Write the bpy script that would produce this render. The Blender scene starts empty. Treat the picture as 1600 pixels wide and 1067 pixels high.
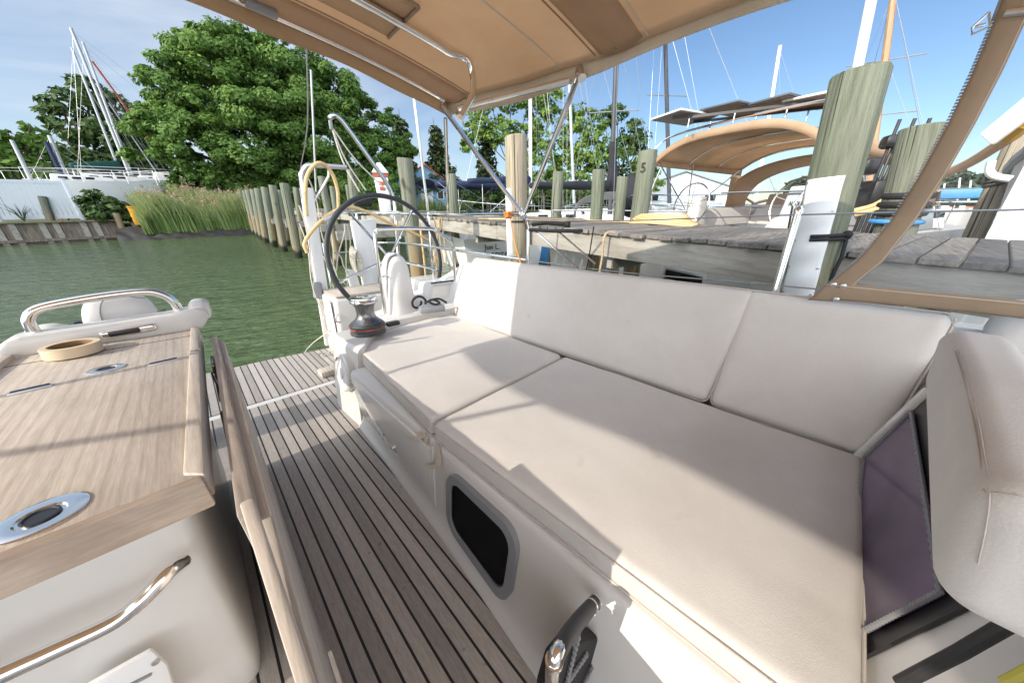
import bpy, bmesh, math, random
import numpy as np
from mathutils import Vector, Matrix, noise as mnoise
random.seed(7)
rng = np.random.default_rng(11)
S = bpy.context.scene
COL = S.collection
R = math.radians

# ------------------------------------------------------------------ frames
# World: z up, water at z = 0.  Boat frame: x to port, y aft, z up from the cockpit sole; the moored
# boat is trimmed a few degrees, so its frame is a rigid rotation of the world frame.
F = 490.0
EYE = 1.8
YAW = 45.1
def camrot(yaw, pit, rol=0.0):
    yaw, pit, rol = R(yaw), R(pit), R(rol)
    cy, sy = math.cos(yaw), math.sin(yaw)
    fwd = np.array([sy*math.cos(pit), cy*math.cos(pit), -math.sin(pit)])
    right = np.array([cy, -sy, 0.]); down = np.cross(fwd, right)
    c, s = math.cos(rol), math.sin(rol)
    return np.array([c*right+s*down, -s*right+c*down, fwd])
RW = camrot(YAW, 23.7)
RB = camrot(YAW, 20.46, -0.2)
T = RW.T @ RB
def b2w(p):
    q = T @ (np.array(p, float) - np.array([0, 0, 1.2]))
    return np.array([q[0], q[1], q[2] + EYE])
def _ray(M, u, v): return M.T @ np.array([(u-800)/F, (v-533.5)/F, 1.0])
def _hit(M, c, u, v, x=None, y=None, z=None):
    r = _ray(M, u, v); c = np.array(c, float)
    i, val = (0, x) if x is not None else ((1, y) if y is not None else (2, z))
    return c + r*((val-c[i])/r[i])
def PB(u, v, **k): return _hit(RB, (0, 0, 1.2), u, v, **k)     # measured point, boat frame
def PW(u, v, d=None, **k):                                     # measured point, world frame
    if d is None: return _hit(RW, (0, 0, EYE), u, v, **k)
    r = _ray(RW, u, v); return np.array([0, 0, EYE]) + r*(d/math.hypot(r[0], r[1]))
def pxr(u, v, d):                                              # metres per photo pixel at that distance
    r = _ray(RW, u, v); return d/math.hypot(r[0], r[1])/F

# ------------------------------------------------------------------ mesh builder
class MB:
    def __init__(s): s.bm = bmesh.new()
    def _bev(s, geom_verts, b, seg):
        es = {e for v in geom_verts for e in v.link_edges}
        bmesh.ops.bevel(s.bm, geom=list(es), offset=b, segments=seg, affect='EDGES', profile=.5, clamp_overlap=True)
    def hexa(s, p, bevel=0, seg=2):
        vs = [s.bm.verts.new(tuple(map(float, q))) for q in p]      # 0-3 bottom ccw, 4-7 top ccw
        for f in ((3,2,1,0),(4,5,6,7),(0,1,5,4),(1,2,6,5),(2,3,7,6),(3,0,4,7)): s.bm.faces.new([vs[i] for i in f])
        if bevel: s._bev(vs, bevel, seg)
        return s
    def box(s, c, size, rot=(0,0,0), bevel=0, seg=2):
        x, y, z = size[0]/2, size[1]/2, size[2]/2
        m = Matrix.Rotation(rot[2],3,'Z') @ Matrix.Rotation(rot[1],3,'Y') @ Matrix.Rotation(rot[0],3,'X')
        P = [(-x,-y,-z),(x,-y,-z),(x,y,-z),(-x,y,-z),(-x,-y,z),(x,-y,z),(x,y,z),(-x,y,z)]
        return s.hexa([Vector(c) + m @ Vector(q) for q in P], bevel, seg)
    def bar(s, a, b, w, h, up=(0,0,1), bevel=0):
        a, b = Vector(tuple(map(float,a))), Vector(tuple(map(float,b))); d = (b-a).normalized()
        sd = d.cross(Vector(up)).normalized()*(w/2); u = sd.cross(d).normalized()*(h/2)
        return s.hexa([a-sd-u, a+sd-u, b+sd-u, b-sd-u, a-sd+u, a+sd+u, b+sd+u, b-sd+u], bevel)
    def prism(s, poly, vec, bevel=0, seg=2):
        vec = Vector(tuple(map(float,vec)))
        a = [s.bm.verts.new(tuple(map(float,q))) for q in poly]
        b = [s.bm.verts.new(Vector(tuple(map(float,q)))+vec) for q in poly]
        n = len(a)
        fs = [s.bm.faces.new(a[::-1]), s.bm.faces.new(b)]
        for i in range(n): fs.append(s.bm.faces.new((a[i], a[(i+1)%n], b[(i+1)%n], b[i])))
        bmesh.ops.recalc_face_normals(s.bm, faces=fs)
        if bevel: s._bev(a+b, bevel, seg)
        return s
    def tube(s, pts, r, n=10, smooth=0, closed=False, caps=True):
        P = [np.array(p, float) for p in pts]
        if smooth:
            Q = []; m = len(P)
            rng_ = range(m if closed else m-1)
            for i in rng_:
                p0 = P[(i-1) % m] if (closed or i > 0) else 2*P[0]-P[1]
                p1, p2 = P[i], P[(i+1) % m]
                p3 = P[(i+2) % m] if (closed or i+2 < m) else 2*P[-1]-P[-2]
                for k in range(smooth):
                    t = k/smooth
                    Q.append(.5*(2*p1+(p2-p0)*t+(2*p0-5*p1+4*p2-p3)*t*t+(3*p1-p0-3*p2+p3)*t**3))
            if not closed: Q.append(P[-1])
            P = Q
        m = len(P)
        rr = r if hasattr(r, '__len__') else None
        rings = []; nrm = None
        for i, p in enumerate(P):
            if closed: d = P[(i+1) % m]-P[(i-1) % m]
            else: d = P[min(i+1, m-1)]-P[max(i-1, 0)]
            d = d/(np.linalg.norm(d)+1e-12)
            if nrm is None:
                a = np.array([0, 0, 1.]) if abs(d[2]) < .9 else np.array([1., 0, 0])
                nrm = np.cross(d, a)
            nrm = nrm-d*(nrm@d); nrm /= (np.linalg.norm(nrm)+1e-12); bn = np.cross(d, nrm)
            ri = r if rr is None else rr[0]+(rr[1]-rr[0])*i/(m-1)
            rings.append([s.bm.verts.new(tuple(p+ri*(math.cos(2*math.pi*k/n)*nrm+math.sin(2*math.pi*k/n)*bn))) for k in range(n)])
        for i in range(m if closed else m-1):
            a, b = rings[i], rings[(i+1) % m]
            for k in range(n): s.bm.faces.new((a[k], a[(k+1) % n], b[(k+1) % n], b[k]))
        if caps and not closed:
            s.bm.faces.new(rings[0][::-1]); s.bm.faces.new(rings[-1])
        return s
    def lathe(s, prof, origin=(0,0,0), axis=(0,0,1), n=24, sx=1, sy=1):
        q = Vector((0,0,1)).rotation_difference(Vector(tuple(map(float,axis)))).to_matrix()
        o = Vector(tuple(map(float,origin))); rings = []
        for r, z in prof:
            rings.append([s.bm.verts.new(o+q@Vector((max(r,1e-4)*math.cos(2*math.pi*k/n)*sx, max(r,1e-4)*math.sin(2*math.pi*k/n)*sy, z))) for k in range(n)])
        fs = []
        for a, b in zip(rings, rings[1:]):
            for k in range(n): fs.append(s.bm.faces.new((a[k], a[(k+1)%n], b[(k+1)%n], b[k])))
        fs.append(s.bm.faces.new(rings[0][::-1])); fs.append(s.bm.faces.new(rings[-1]))
        bmesh.ops.recalc_face_normals(s.bm, faces=fs)
        return s
    def sheet(s, fn, nu, nv, thick=0.0):
        P = np.array([[fn(i/(nu-1), j/(nv-1)) for j in range(nv)] for i in range(nu)], float)
        if thick:
            du = np.gradient(P, axis=0); dv = np.gradient(P, axis=1)
            N = np.cross(du, dv); N /= (np.linalg.norm(N, axis=2, keepdims=True)+1e-12)
            layers = [P, P-N*thick]
        else: layers = [P]
        V = [[[s.bm.verts.new(tuple(L[i, j])) for j in range(nv)] for i in range(nu)] for L in layers]
        for li, g in enumerate(V):
            for i in range(nu-1):
                for j in range(nv-1):
                    q = (g[i][j], g[i+1][j], g[i+1][j+1], g[i][j+1])
                    s.bm.faces.new(q if li == 0 else q[::-1])
        if thick:
            a, b = V
            for i in range(nu-1):
                s.bm.faces.new((a[i][0], b[i][0], b[i+1][0], a[i+1][0])); s.bm.faces.new((a[i+1][-1], b[i+1][-1], b[i][-1], a[i][-1]))
            for j in range(nv-1):
                s.bm.faces.new((a[0][j+1], b[0][j+1], b[0][j], a[0][j])); s.bm.faces.new((a[-1][j], b[-1][j], b[-1][j+1], a[-1][j+1]))
        return s
    def loft(s, secs, cap=True):
        rings = [[s.bm.verts.new(tuple(map(float,p))) for p in sec] for sec in secs]
        fs = []
        for a, b in zip(rings, rings[1:]):
            for k in range(len(a)-1): fs.append(s.bm.faces.new((a[k], a[k+1], b[k+1], b[k])))
        if cap:
            fs.append(s.bm.faces.new(rings[0][::-1])); fs.append(s.bm.faces.new(rings[-1]))
        bmesh.ops.recalc_face_normals(s.bm, faces=fs)
        return s
    def ball(s, c, rad, sub=2):
        m = Matrix.Translation(Vector(tuple(map(float,c)))) @ Matrix.Diagonal(Vector((*rad, 1)) if hasattr(rad,'__len__') else Vector((rad,rad,rad,1)))
        bmesh.ops.create_icosphere(s.bm, subdivisions=sub, radius=1, matrix=m)
        return s
    def text(s, body, size, m, depth=.001):
        cu = bpy.data.curves.new('lettering', 'FONT'); cu.body = body; cu.size = size; cu.extrude = depth; cu.align_x = 'CENTER'
        o = bpy.data.objects.new('lettering', cu); COL.objects.link(o)
        dg = bpy.context.evaluated_depsgraph_get(); me = bpy.data.meshes.new_from_object(o.evaluated_get(dg))
        me.transform(m); s.bm.from_mesh(me)
        bpy.data.objects.remove(o); bpy.data.curves.remove(cu); bpy.data.meshes.remove(me)
        return s

ORI = {}
def link(me, name, mat, parent, frame, sharp, smooth=True):
    """verts of me are in its own frame; bake them into the world, keep the local coords as attribute bc"""
    n = len(me.vertices)
    co = np.empty(n*3, 'f'); me.vertices.foreach_get('co', co); co = co.reshape(-1, 3)
    at = me.attributes.new('bc', 'FLOAT_VECTOR', 'POINT'); at.data.foreach_set('vector', co.ravel())
    if isinstance(frame, str) and frame == 'B': w = (co-np.array([0, 0, 1.2])) @ T.T + np.array([0, 0, EYE])
    elif isinstance(frame, str): w = co.astype('d')
    else:
        M = np.array(frame); w = co @ M[:3, :3].T + M[:3, 3]
    o = bpy.data.objects.new(name, me); COL.objects.link(o)
    if parent is None:
        org = np.array([(w[:,0].min()+w[:,0].max())/2, (w[:,1].min()+w[:,1].max())/2, w[:,2].min()]); o.location = org
    else:
        org = ORI[parent.name]; o.parent = parent
    ORI[o.name] = org
    me.vertices.foreach_set('co', (w-org).astype('f').ravel())
    if mat is not None:
        for m in (mat if isinstance(mat, (list, tuple)) else [mat]): me.materials.append(m)
    if smooth:
        me.shade_smooth()
        if sharp is not None: me.set_sharp_from_angle(angle=R(sharp))
    me.update()
    return o
def build(mb, name, mat, parent=None, frame='B', sharp=35, smooth=True):
    me = bpy.data.meshes.new(name); mb.bm.normal_update(); mb.bm.to_mesh(me); mb.bm.free()
    return link(me, name, mat, parent, frame, sharp, smooth)
def empty(name, loc, frame='B'):
    o = bpy.data.objects.new(name, None); o.empty_display_size = .2; COL.objects.link(o)
    w = b2w(loc) if frame == 'B' else np.array(loc, float)
    o.location = w; ORI[o.name] = w
    return o
def tag(o, label=None, cat=None, group=None, kind=None):
    for k, v in (('label', label), ('category', cat), ('group', group), ('kind', kind)):
        if v: o[k] = v
    return o
def thing(name, label, cat, loc, frame='B', group=None):
    return tag(empty(name, loc, frame), label, cat, group)
def copy_tree(o, parent=None):
    c = o.copy(); COL.objects.link(c)
    if parent is not None: c.parent = parent
    for ch in list(o.children): copy_tree(ch, c)
    return c
def cushion(L, r, corners, up, puff=.012, n=15, wr=.002, seed=0, pucker=.004):
    """rounded, slightly stuffed slab; L = (lx,ly,lz), corners = 4 plan points (ccw) of the bottom"""
    mb = MB(); bm = mb.bm
    h = [l/2 for l in L]; key = {}
    ts = [-1+2*(0.5-0.5*math.cos(math.pi*i/n)) for i in range(n+1)]
    C = [np.array(c, float) for c in corners]; up = np.array(up, float)
    def mp(q):
        q = [q[i]*h[i] for i in range(3)]
        inner = [max(-h[i]+r, min(h[i]-r, q[i])) for i in range(3)]
        d = [q[i]-inner[i] for i in range(3)]; l = math.sqrt(sum(t*t for t in d))
        if l > 1e-9: q = [inner[i]+d[i]/l*r for i in range(3)]
        u, v, w = q[0]/L[0]+.5, q[1]/L[1]+.5, q[2]/L[2]
        pz = puff*(1-(2*u-1)**4)*(1-(2*v-1)**4)
        z = q[2]+h[2]+(pz if w > 0 else -pz*.3)*min(1, abs(w)*2)
        p = C[0]*(1-u)*(1-v)+C[1]*u*(1-v)+C[2]*u*v+C[3]*(1-u)*v+up*z
        nz = mnoise.noise(Vector((p[0]*3.1+seed, p[1]*3.1, p[2]*3.1)))*wr*2.2+mnoise.noise(Vector((p[0]*9+seed, p[1]*9, p[2]*9)))*wr
        ea, eb = abs(2*u-1), abs(2*v-1); e_ = max(ea, eb)**5*(1-max(ea, eb)**40)
        al = v*L[1] if ea > eb else u*L[0]
        pk = mnoise.noise(Vector((al*17+seed*3, (0 if ea > eb else 9)+(u > .5)*4+(v > .5)*2, e_*1.5)))*e_*pucker
        return tuple(p+up*(nz+pk)*(1 if w > 0 else .2))
    def vert(q):
        k = tuple(round(c, 5) for c in q)
        if k not in key: key[k] = bm.verts.new(mp(q))
        return key[k]
    for ax in range(3):
        for sg in (-1, 1):
            for i in range(n):
                for j in range(n):
                    qs = []
                    for a, b in ((i, j), (i+1, j), (i+1, j+1), (i, j+1)):
                        q = [0, 0, 0]; q[ax] = sg; q[(ax+1) % 3] = ts[a]; q[(ax+2) % 3] = ts[b]; qs.append(vert(q))
                    try: bm.faces.new(qs if sg > 0 else qs[::-1])
                    except ValueError: pass
    bmesh.ops.recalc_face_normals(bm, faces=bm.faces[:])
    return mb
def ring(corners, up, z, inset, rc, n=5):
    """rounded rectangle path at height z above the plan quad"""
    C = [np.array(c, float) for c in corners]; up = np.array(up, float); out = []
    for i in range(4):
        p, a, b = C[i], C[(i-1) % 4], C[(i+1) % 4]
        da = (a-p)/np.linalg.norm(a-p); db = (b-p)/np.linalg.norm(b-p)
        q = p+(da+db)*inset
        for k in range(n+1):
            t = k/n*math.pi/2
            out.append(q+da*rc*(1-math.sin(t))+db*rc*(1-math.cos(t))+up*z)
    return out

# ------------------------------------------------------------------ materials (all procedural)
def nodes(name):
    m = bpy.data.materials.new(name); m.use_nodes = True; nt = m.node_tree
    return m, nt, nt.nodes['Principled BSDF']
def N(nt, t, **k):
    n = nt.nodes.new(t)
    for a, b in k.items():
        if a in n.inputs: n.inputs[a].default_value = b
        else: setattr(n, a, b)
    return n
def coords(nt, scale=(1,1,1)):
    a = N(nt, 'ShaderNodeAttribute', attribute_name='bc')
    oi = N(nt, 'ShaderNodeObjectInfo'); ad = N(nt, 'ShaderNodeVectorMath', operation='ADD')
    cmb = N(nt, 'ShaderNodeCombineXYZ'); ml = N(nt, 'ShaderNodeMath', operation='MULTIPLY'); ml.inputs[1].default_value = 37.0
    nt.links.new(oi.outputs['Random'], ml.inputs[0])
    for i in range(3): nt.links.new(ml.outputs[0], cmb.inputs[i])
    sc = N(nt, 'ShaderNodeVectorMath', operation='MULTIPLY'); sc.inputs[1].default_value = scale
    nt.links.new(a.outputs['Vector'], ad.inputs[0]); nt.links.new(cmb.outputs[0], ad.inputs[1])
    nt.links.new(ad.outputs[0], sc.inputs[0]); return sc.outputs[0]
def noise_(nt, vec, scale, detail=4, rough=.6, dist=0):
    n = N(nt, 'ShaderNodeTexNoise', Scale=scale, Detail=detail, Roughness=rough, Distortion=dist); nt.links.new(vec, n.inputs['Vector']); return n.outputs['Fac']
def ramp(nt, fac, stops):
    r = N(nt, 'ShaderNodeValToRGB'); e = r.color_ramp.elements
    while len(e) < len(stops): e.new(.5)
    for i, (p, c) in enumerate(stops): e[i].position = p; e[i].color = (*c, 1) if len(c) == 3 else c
    nt.links.new(fac, r.inputs[0]); return r.outputs[0]
def mix(nt, fac, a, b, mode='MIX'):
    m = N(nt, 'ShaderNodeMix', data_type='RGBA', blend_type=mode)
    for s_, v in ((m.inputs[0], fac), (m.inputs[6], a), (m.inputs[7], b)):
        if hasattr(v, 'is_output'): nt.links.new(v, s_)
        else: s_.default_value = v if isinstance(v, (int, float)) else ((*v, 1) if len(v) == 3 else v)
    return m.outputs[2]
def bump(nt, bs, h, st, dist=.01):
    b = N(nt, 'ShaderNodeBump', Strength=st, Distance=dist); nt.links.new(h, b.inputs['Height']); nt.links.new(b.outputs[0], bs.inputs['Normal']); return b
def simple(name, col, rough=.5, metal=0., var=.12, sc=(6,6,6), nscale=1., bmp=0., bscale=60, coat=0., sheen=0., ior=1.5):
    m, nt, bs = nodes(name)
    v = coords(nt, sc); f = noise_(nt, v, nscale, 5, .65)
    c = ramp(nt, f, [(.28, tuple(x*(1-var) for x in col)), (.72, tuple(min(1, x*(1+var)) for x in col))])
    nt.links.new(c, bs.inputs['Base Color'])
    bs.inputs['Metallic'].default_value = metal; bs.inputs['IOR'].default_value = ior
    rr = N(nt, 'ShaderNodeMapRange'); rr.inputs['To Min'].default_value = max(.02, rough*.8); rr.inputs['To Max'].default_value = min(1, rough*1.2)
    nt.links.new(f, rr.inputs['Value']); nt.links.new(rr.outputs[0], bs.inputs['Roughness'])
    if coat: bs.inputs['Coat Weight'].default_value = coat; bs.inputs['Coat Roughness'].default_value = .08
    if sheen: bs.inputs['Sheen Weight'].default_value = sheen
    if bmp: bump(nt, bs, noise_(nt, coords(nt), bscale, 3), bmp, .004)
    return m
M = {}
M['gelcoat'] = simple('gelcoat', (.66,.65,.63), .3, var=.04, sc=(2,2,2), coat=.3)
M['gelcoat_old'] = simple('hull paint', (.74,.75,.76), .35, var=.08, sc=(.8,.8,.8))
M['vinyl_fence'] = simple('white vinyl', (.62,.67,.72), .45, var=.05, sc=(.5,.5,.5))
M['steel'] = simple('stainless steel', (.78,.77,.75), .12, 1., var=.05, sc=(12,12,12))
M['steel_dull'] = simple('brushed aluminium', (.62,.62,.62), .35, .9, var=.1)
M['rubber'] = simple('black rubber', (.018,.018,.02), .55, var=.3, bmp=.15, bscale=200)
M['leather'] = simple('dark stitched leather', (.03,.032,.038), .5, var=.3, bmp=.25, bscale=180)
M['plastic_black'] = simple('black plastic', (.02,.02,.022), .32, var=.2)
M['plastic_grey'] = simple('grey plastic', (.25,.26,.28), .4, var=.1)
M['navy'] = simple('navy canvas', (.018,.03,.075), .9, var=.35, sc=(5,5,5), bmp=.2, bscale=30)
M['black_canvas'] = simple('black canvas', (.018,.02,.026), .9, var=.4, sc=(5,5,5), bmp=.2, bscale=30)
M['green_canvas'] = simple('green canvas', (.01,.075,.065), .9, var=.3)
M['rope'] = simple('white braided rope', (.55,.52,.45), .9, var=.25, sc=(60,60,60), bmp=.6, bscale=250)
M['rope_tan'] = simple('tan rope', (.45,.34,.2), .9, var=.25, sc=(60,60,60), bmp=.6, bscale=250)
M['rope_black'] = simple('black rope', (.02,.02,.022), .85, var=.4, bmp=.6, bscale=250)
M['cord_yellow'] = simple('yellow cable sheath', (.64,.45,.22), .55, var=.15, sc=(10,10,10))
M['orange'] = simple('orange twine', (.75,.27,.05), .8, var=.2)
M['red'] = simple('faded red', (.42,.09,.05), .6, var=.25)
M['yellow'] = simple('yellow plastic', (.75,.38,.03), .5, var=.12)
M['blue_paint'] = simple('blue painted boards', (.16,.34,.55), .6, var=.2, sc=(.5,.5,3))
M['blue_plastic'] = simple('blue plastic', (.06,.25,.55), .5, var=.15)
M['tape'] = simple('masking tape', (.66,.54,.38), .75, var=.06)
M['card'] = simple('cardboard core', (.28,.18,.09), .9, var=.15)
M['mud'] = simple('wet mud', (.035,.033,.03), .5, var=.5, sc=(4,4,4), bmp=1., bscale=9)
M['land'] = simple('grassy ground', (.06,.085,.03), .95, var=.4, sc=(.4,.4,.4))
M['roof'] = simple('grey metal roof', (.22,.25,.28), .5, var=.15)
M['antifoul'] = simple('dark bottom paint', (.02,.022,.03), .6, var=.3)
M['mast'] = simple('anodised mast', (.42,.44,.47), .4, .3, var=.06)
M['mast_white'] = simple('white mast', (.75,.76,.78), .3, var=.05)
M['mast_wood'] = simple('varnished wood mast', (.40,.24,.13), .3, var=.2, sc=(20,20,1))
M['mast_black'] = simple('dark sail furled mast', (.05,.055,.065), .5, var=.3)
M['wire'] = simple('rigging wire', (.36,.37,.38), .4, .6, var=.1)
M['glass_dark'] = simple('smoked glass', (.012,.013,.016), .08, var=.2, ior=1.28)
M['seal'] = simple('grey rubber seal', (.20,.20,.21), .45, var=.1)

def fabric():
    m, nt, bs = nodes('cushion fabric')
    v = coords(nt)
    st = noise_(nt, v, 2.2, 6, .7, .4)
    c = ramp(nt, st, [(.3, (.56,.53,.50)), (.62, (.635,.61,.58)), (.8, (.67,.645,.615))])
    spot = ramp(nt, noise_(nt, v, 5.5, 3, .5), [(.70, (1,1,1)), (.78, (.82,.79,.75))])
    c = mix(nt, 1., c, spot, 'MULTIPLY')
    wv = noise_(nt, coords(nt, (1,1,1)), 420, 2, .5)
    c = mix(nt, .16, c, ramp(nt, wv, [(.3, (.52,.49,.45)), (.7, (.80,.77,.73))]))
    nt.links.new(c, bs.inputs['Base Color']); bs.inputs['Roughness'].default_value = .92; bs.inputs['Sheen Weight'].default_value = .15
    bs.inputs['Specular IOR Level'].default_value = .2
    h1 = N(nt, 'ShaderNodeMath', operation='ADD'); nt.links.new(noise_(nt, v, 380, 2), h1.inputs[0])
    ml = N(nt, 'ShaderNodeMath', operation='MULTIPLY'); ml.inputs[1].default_value = 2.6
    nt.links.new(noise_(nt, coords(nt, (5,3,5)), 1, 4, .5, .4), ml.inputs[0]); nt.links.new(ml.outputs[0], h1.inputs[1])
    bump(nt, bs, h1.outputs[0], .16, .004)
    return m
M['fabric'] = fabric()
M['piping'] = simple('cushion seam', (.52,.48,.435), .95, var=.1, bmp=.4, bscale=300)

def canvas():
    m, nt, bs = nodes('tan canvas')
    v = coords(nt); st = noise_(nt, v, 2.5, 5, .6, .5)
    c = ramp(nt, st, [(.3, (.66,.49,.335)), (.75, (.76,.59,.43))])
    nt.links.new(c, bs.inputs['Base Color']); bs.inputs['Roughness'].default_value = .95; bs.inputs['Specular IOR Level'].default_value = .1
    bump(nt, bs, noise_(nt, v, 300, 2), .12, .002)
    tr = N(nt, 'ShaderNodeBsdfTranslucent'); nt.links.new(c, tr.inputs['Color'])
    mx = N(nt, 'ShaderNodeMixShader', Fac=.52); out = nt.nodes['Material Output']
    nt.links.new(bs.outputs[0], mx.inputs[1]); nt.links.new(tr.outputs[0], mx.inputs[2]); nt.links.new(mx.outputs[0], out.inputs['Surface'])
    return m
M['canvas'] = canvas()
M['canvas_trim'] = simple('canvas binding', (.60,.52,.42), .95, var=.1, bmp=.2, bscale=250)
M['canvas_brown'] = simple('darker tan canvas', (.33,.245,.17), .9, var=.14, sc=(4,4,4), bmp=.2, bscale=250)
M['stitch'] = simple('pale thread', (.60,.54,.46), .9, var=.1)
M['thread_dark'] = simple('dark seam', (.10,.07,.05), .9, var=.1)

def teak_deck():
    m, nt, bs = nodes('caulked teak')
    a = N(nt, 'ShaderNodeAttribute', attribute_name='bc'); sx = N(nt, 'ShaderNodeSeparateXYZ'); nt.links.new(a.outputs['Vector'], sx.inputs[0])
    def mth(op, x, y=None):
        n = N(nt, 'ShaderNodeMath', operation=op)
        for i, q in enumerate((x, y)):
            if q is None: continue
            if hasattr(q, 'is_output'): nt.links.new(q, n.inputs[i])
            else: n.inputs[i].default_value = q
        return n.outputs[0]
    w = mth('DIVIDE', mth('SUBTRACT', sx.outputs[0], .0365), .0479)
    fl = mth('FLOOR', w); fr = mth('FRACT', w)
    line = mth('LESS_THAN', fr, .15)
    wn = N(nt, 'ShaderNodeTexWhiteNoise', noise_dimensions='1D'); nt.links.new(fl, wn.inputs['W'])
    g = noise_(nt, coords(nt, (70,3.5,70)), 1, 6, .7, .6)
    g2 = noise_(nt, coords(nt, (240,30,240)), 1, 3, .7)
    c = ramp(nt, g, [(.25, (.34,.315,.295)), (.75, (.52,.485,.455))])
    c = mix(nt, .45, c, ramp(nt, g2, [(.3, (.22,.205,.19)), (.7, (.50,.465,.435))]))
    c = mix(nt, .85, c, mix(nt, 1., c, ramp(nt, wn.outputs['Value'], [(0, (.72,.70,.68)), (1, (1.2,1.17,1.15))]), 'MULTIPLY'))
    sp = ramp(nt, noise_(nt, coords(nt), 30, 2), [(.24, (.25,.23,.2)), (.3, (1,1,1))])
    c = mix(nt, .6, c, mix(nt, 1., c, sp, 'MULTIPLY'))
    c = mix(nt, line, c, (.008,.008,.009))
    nt.links.new(c, bs.inputs['Base Color']); bs.inputs['Roughness'].default_value = .6; bs.inputs['Specular IOR Level'].default_value = .5
    h = mth('SUBTRACT', mth('MULTIPLY', g2, .5), mth('MULTIPLY', line, 1.0))
    bump(nt, bs, h, .35, .002)
    return m
M['teak_deck'] = teak_deck()
def wood(name, dark, mid, light, gs=(26,1.6,26), dist=1.6, rough=.7, wave=.5, bstr=.25, sp=.3):
    m, nt, bs = nodes(name)
    g = noise_(nt, coords(nt, gs), 1, 5, .6, dist)
    wv = N(nt, 'ShaderNodeTexWave', wave_type='BANDS', bands_direction='X', Scale=.33, Distortion=13, Detail=2)
    wv.inputs['Detail Scale'].default_value = .22
    nt.links.new(coords(nt, (gs[0]*1.6, gs[1]*.9, gs[2]*1.6)), wv.inputs['Vector'])
    fine = noise_(nt, coords(nt, tuple(x*9 for x in gs)), 1, 3, .7)
    c = ramp(nt, g, [(.25, dark), (.5, mid), (.78, light)])
    c = mix(nt, wave, c, mix(nt, 1., c, ramp(nt, wv.outputs['Fac'], [(.0, (.62,.58,.55)), (.35, (1,1,1)), (1, (1.05,1.05,1.05))]), 'MULTIPLY'))
    c = mix(nt, .5, c, mix(nt, 1., c, ramp(nt, fine, [(.3, (.72,.7,.68)), (.7, (1.15,1.15,1.15))]), 'MULTIPLY'))
    blot = noise_(nt, coords(nt), 6, 4, .6)
    c = mix(nt, .35, c, mix(nt, 1., c, ramp(nt, blot, [(.3, (.75,.74,.73)), (.7, (1.1,1.1,1.1))]), 'MULTIPLY'))
    nt.links.new(c, bs.inputs['Base Color']); bs.inputs['Roughness'].default_value = rough; bs.inputs['Specular IOR Level'].default_value = sp
    bump(nt, bs, g, bstr, .004)
    return m
M['teak'] = wood('weathered teak', (.45,.395,.34), (.57,.515,.455), (.64,.585,.525), wave=.3)
M['teak_warm'] = wood('worn teak edge', (.34,.27,.21), (.47,.385,.31), (.55,.47,.39), gs=(2.0,20,20))
M['teak_grey'] = wood('grey teak', (.30,.255,.22), (.39,.34,.30), (.46,.41,.365))
M['slat'] = wood('pale helm seat teak', (.42,.37,.31), (.52,.47,.41), (.60,.55,.49))
M['beam'] = wood('weathered grey beam', (.25,.24,.21), (.36,.345,.31), (.44,.42,.38), gs=(2,2,22), dist=1.0, rough=.9)
M['bulkhead_wood'] = wood('grey brown timber', (.10,.085,.07), (.20,.17,.14), (.30,.27,.24), gs=(6,6,.8), rough=.9)
def planks():
    m, nt, bs = nodes('grey dock boards')
    g = noise_(nt, coords(nt, (3,40,40)), 1, 6, .7, .5)
    geo = N(nt, 'ShaderNodeNewGeometry')
    c = ramp(nt, g, [(.25, (.075,.07,.068)), (.55, (.20,.19,.18)), (.8, (.33,.315,.295))])
    rp = ramp(nt, geo.outputs['Random Per Island'], [(0, (.65,.65,.67)), (.5, (1,.98,.95)), (1, (1.35,1.28,1.2))])
    c = mix(nt, 1., c, rp, 'MULTIPLY')
    nt.links.new(c, bs.inputs['Base Color']); bs.inputs['Roughness'].default_value = .85; bs.inputs['Specular IOR Level'].default_value = .25
    bump(nt, bs, g, .7, .012)
    return m
M['planks'] = planks()
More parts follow.
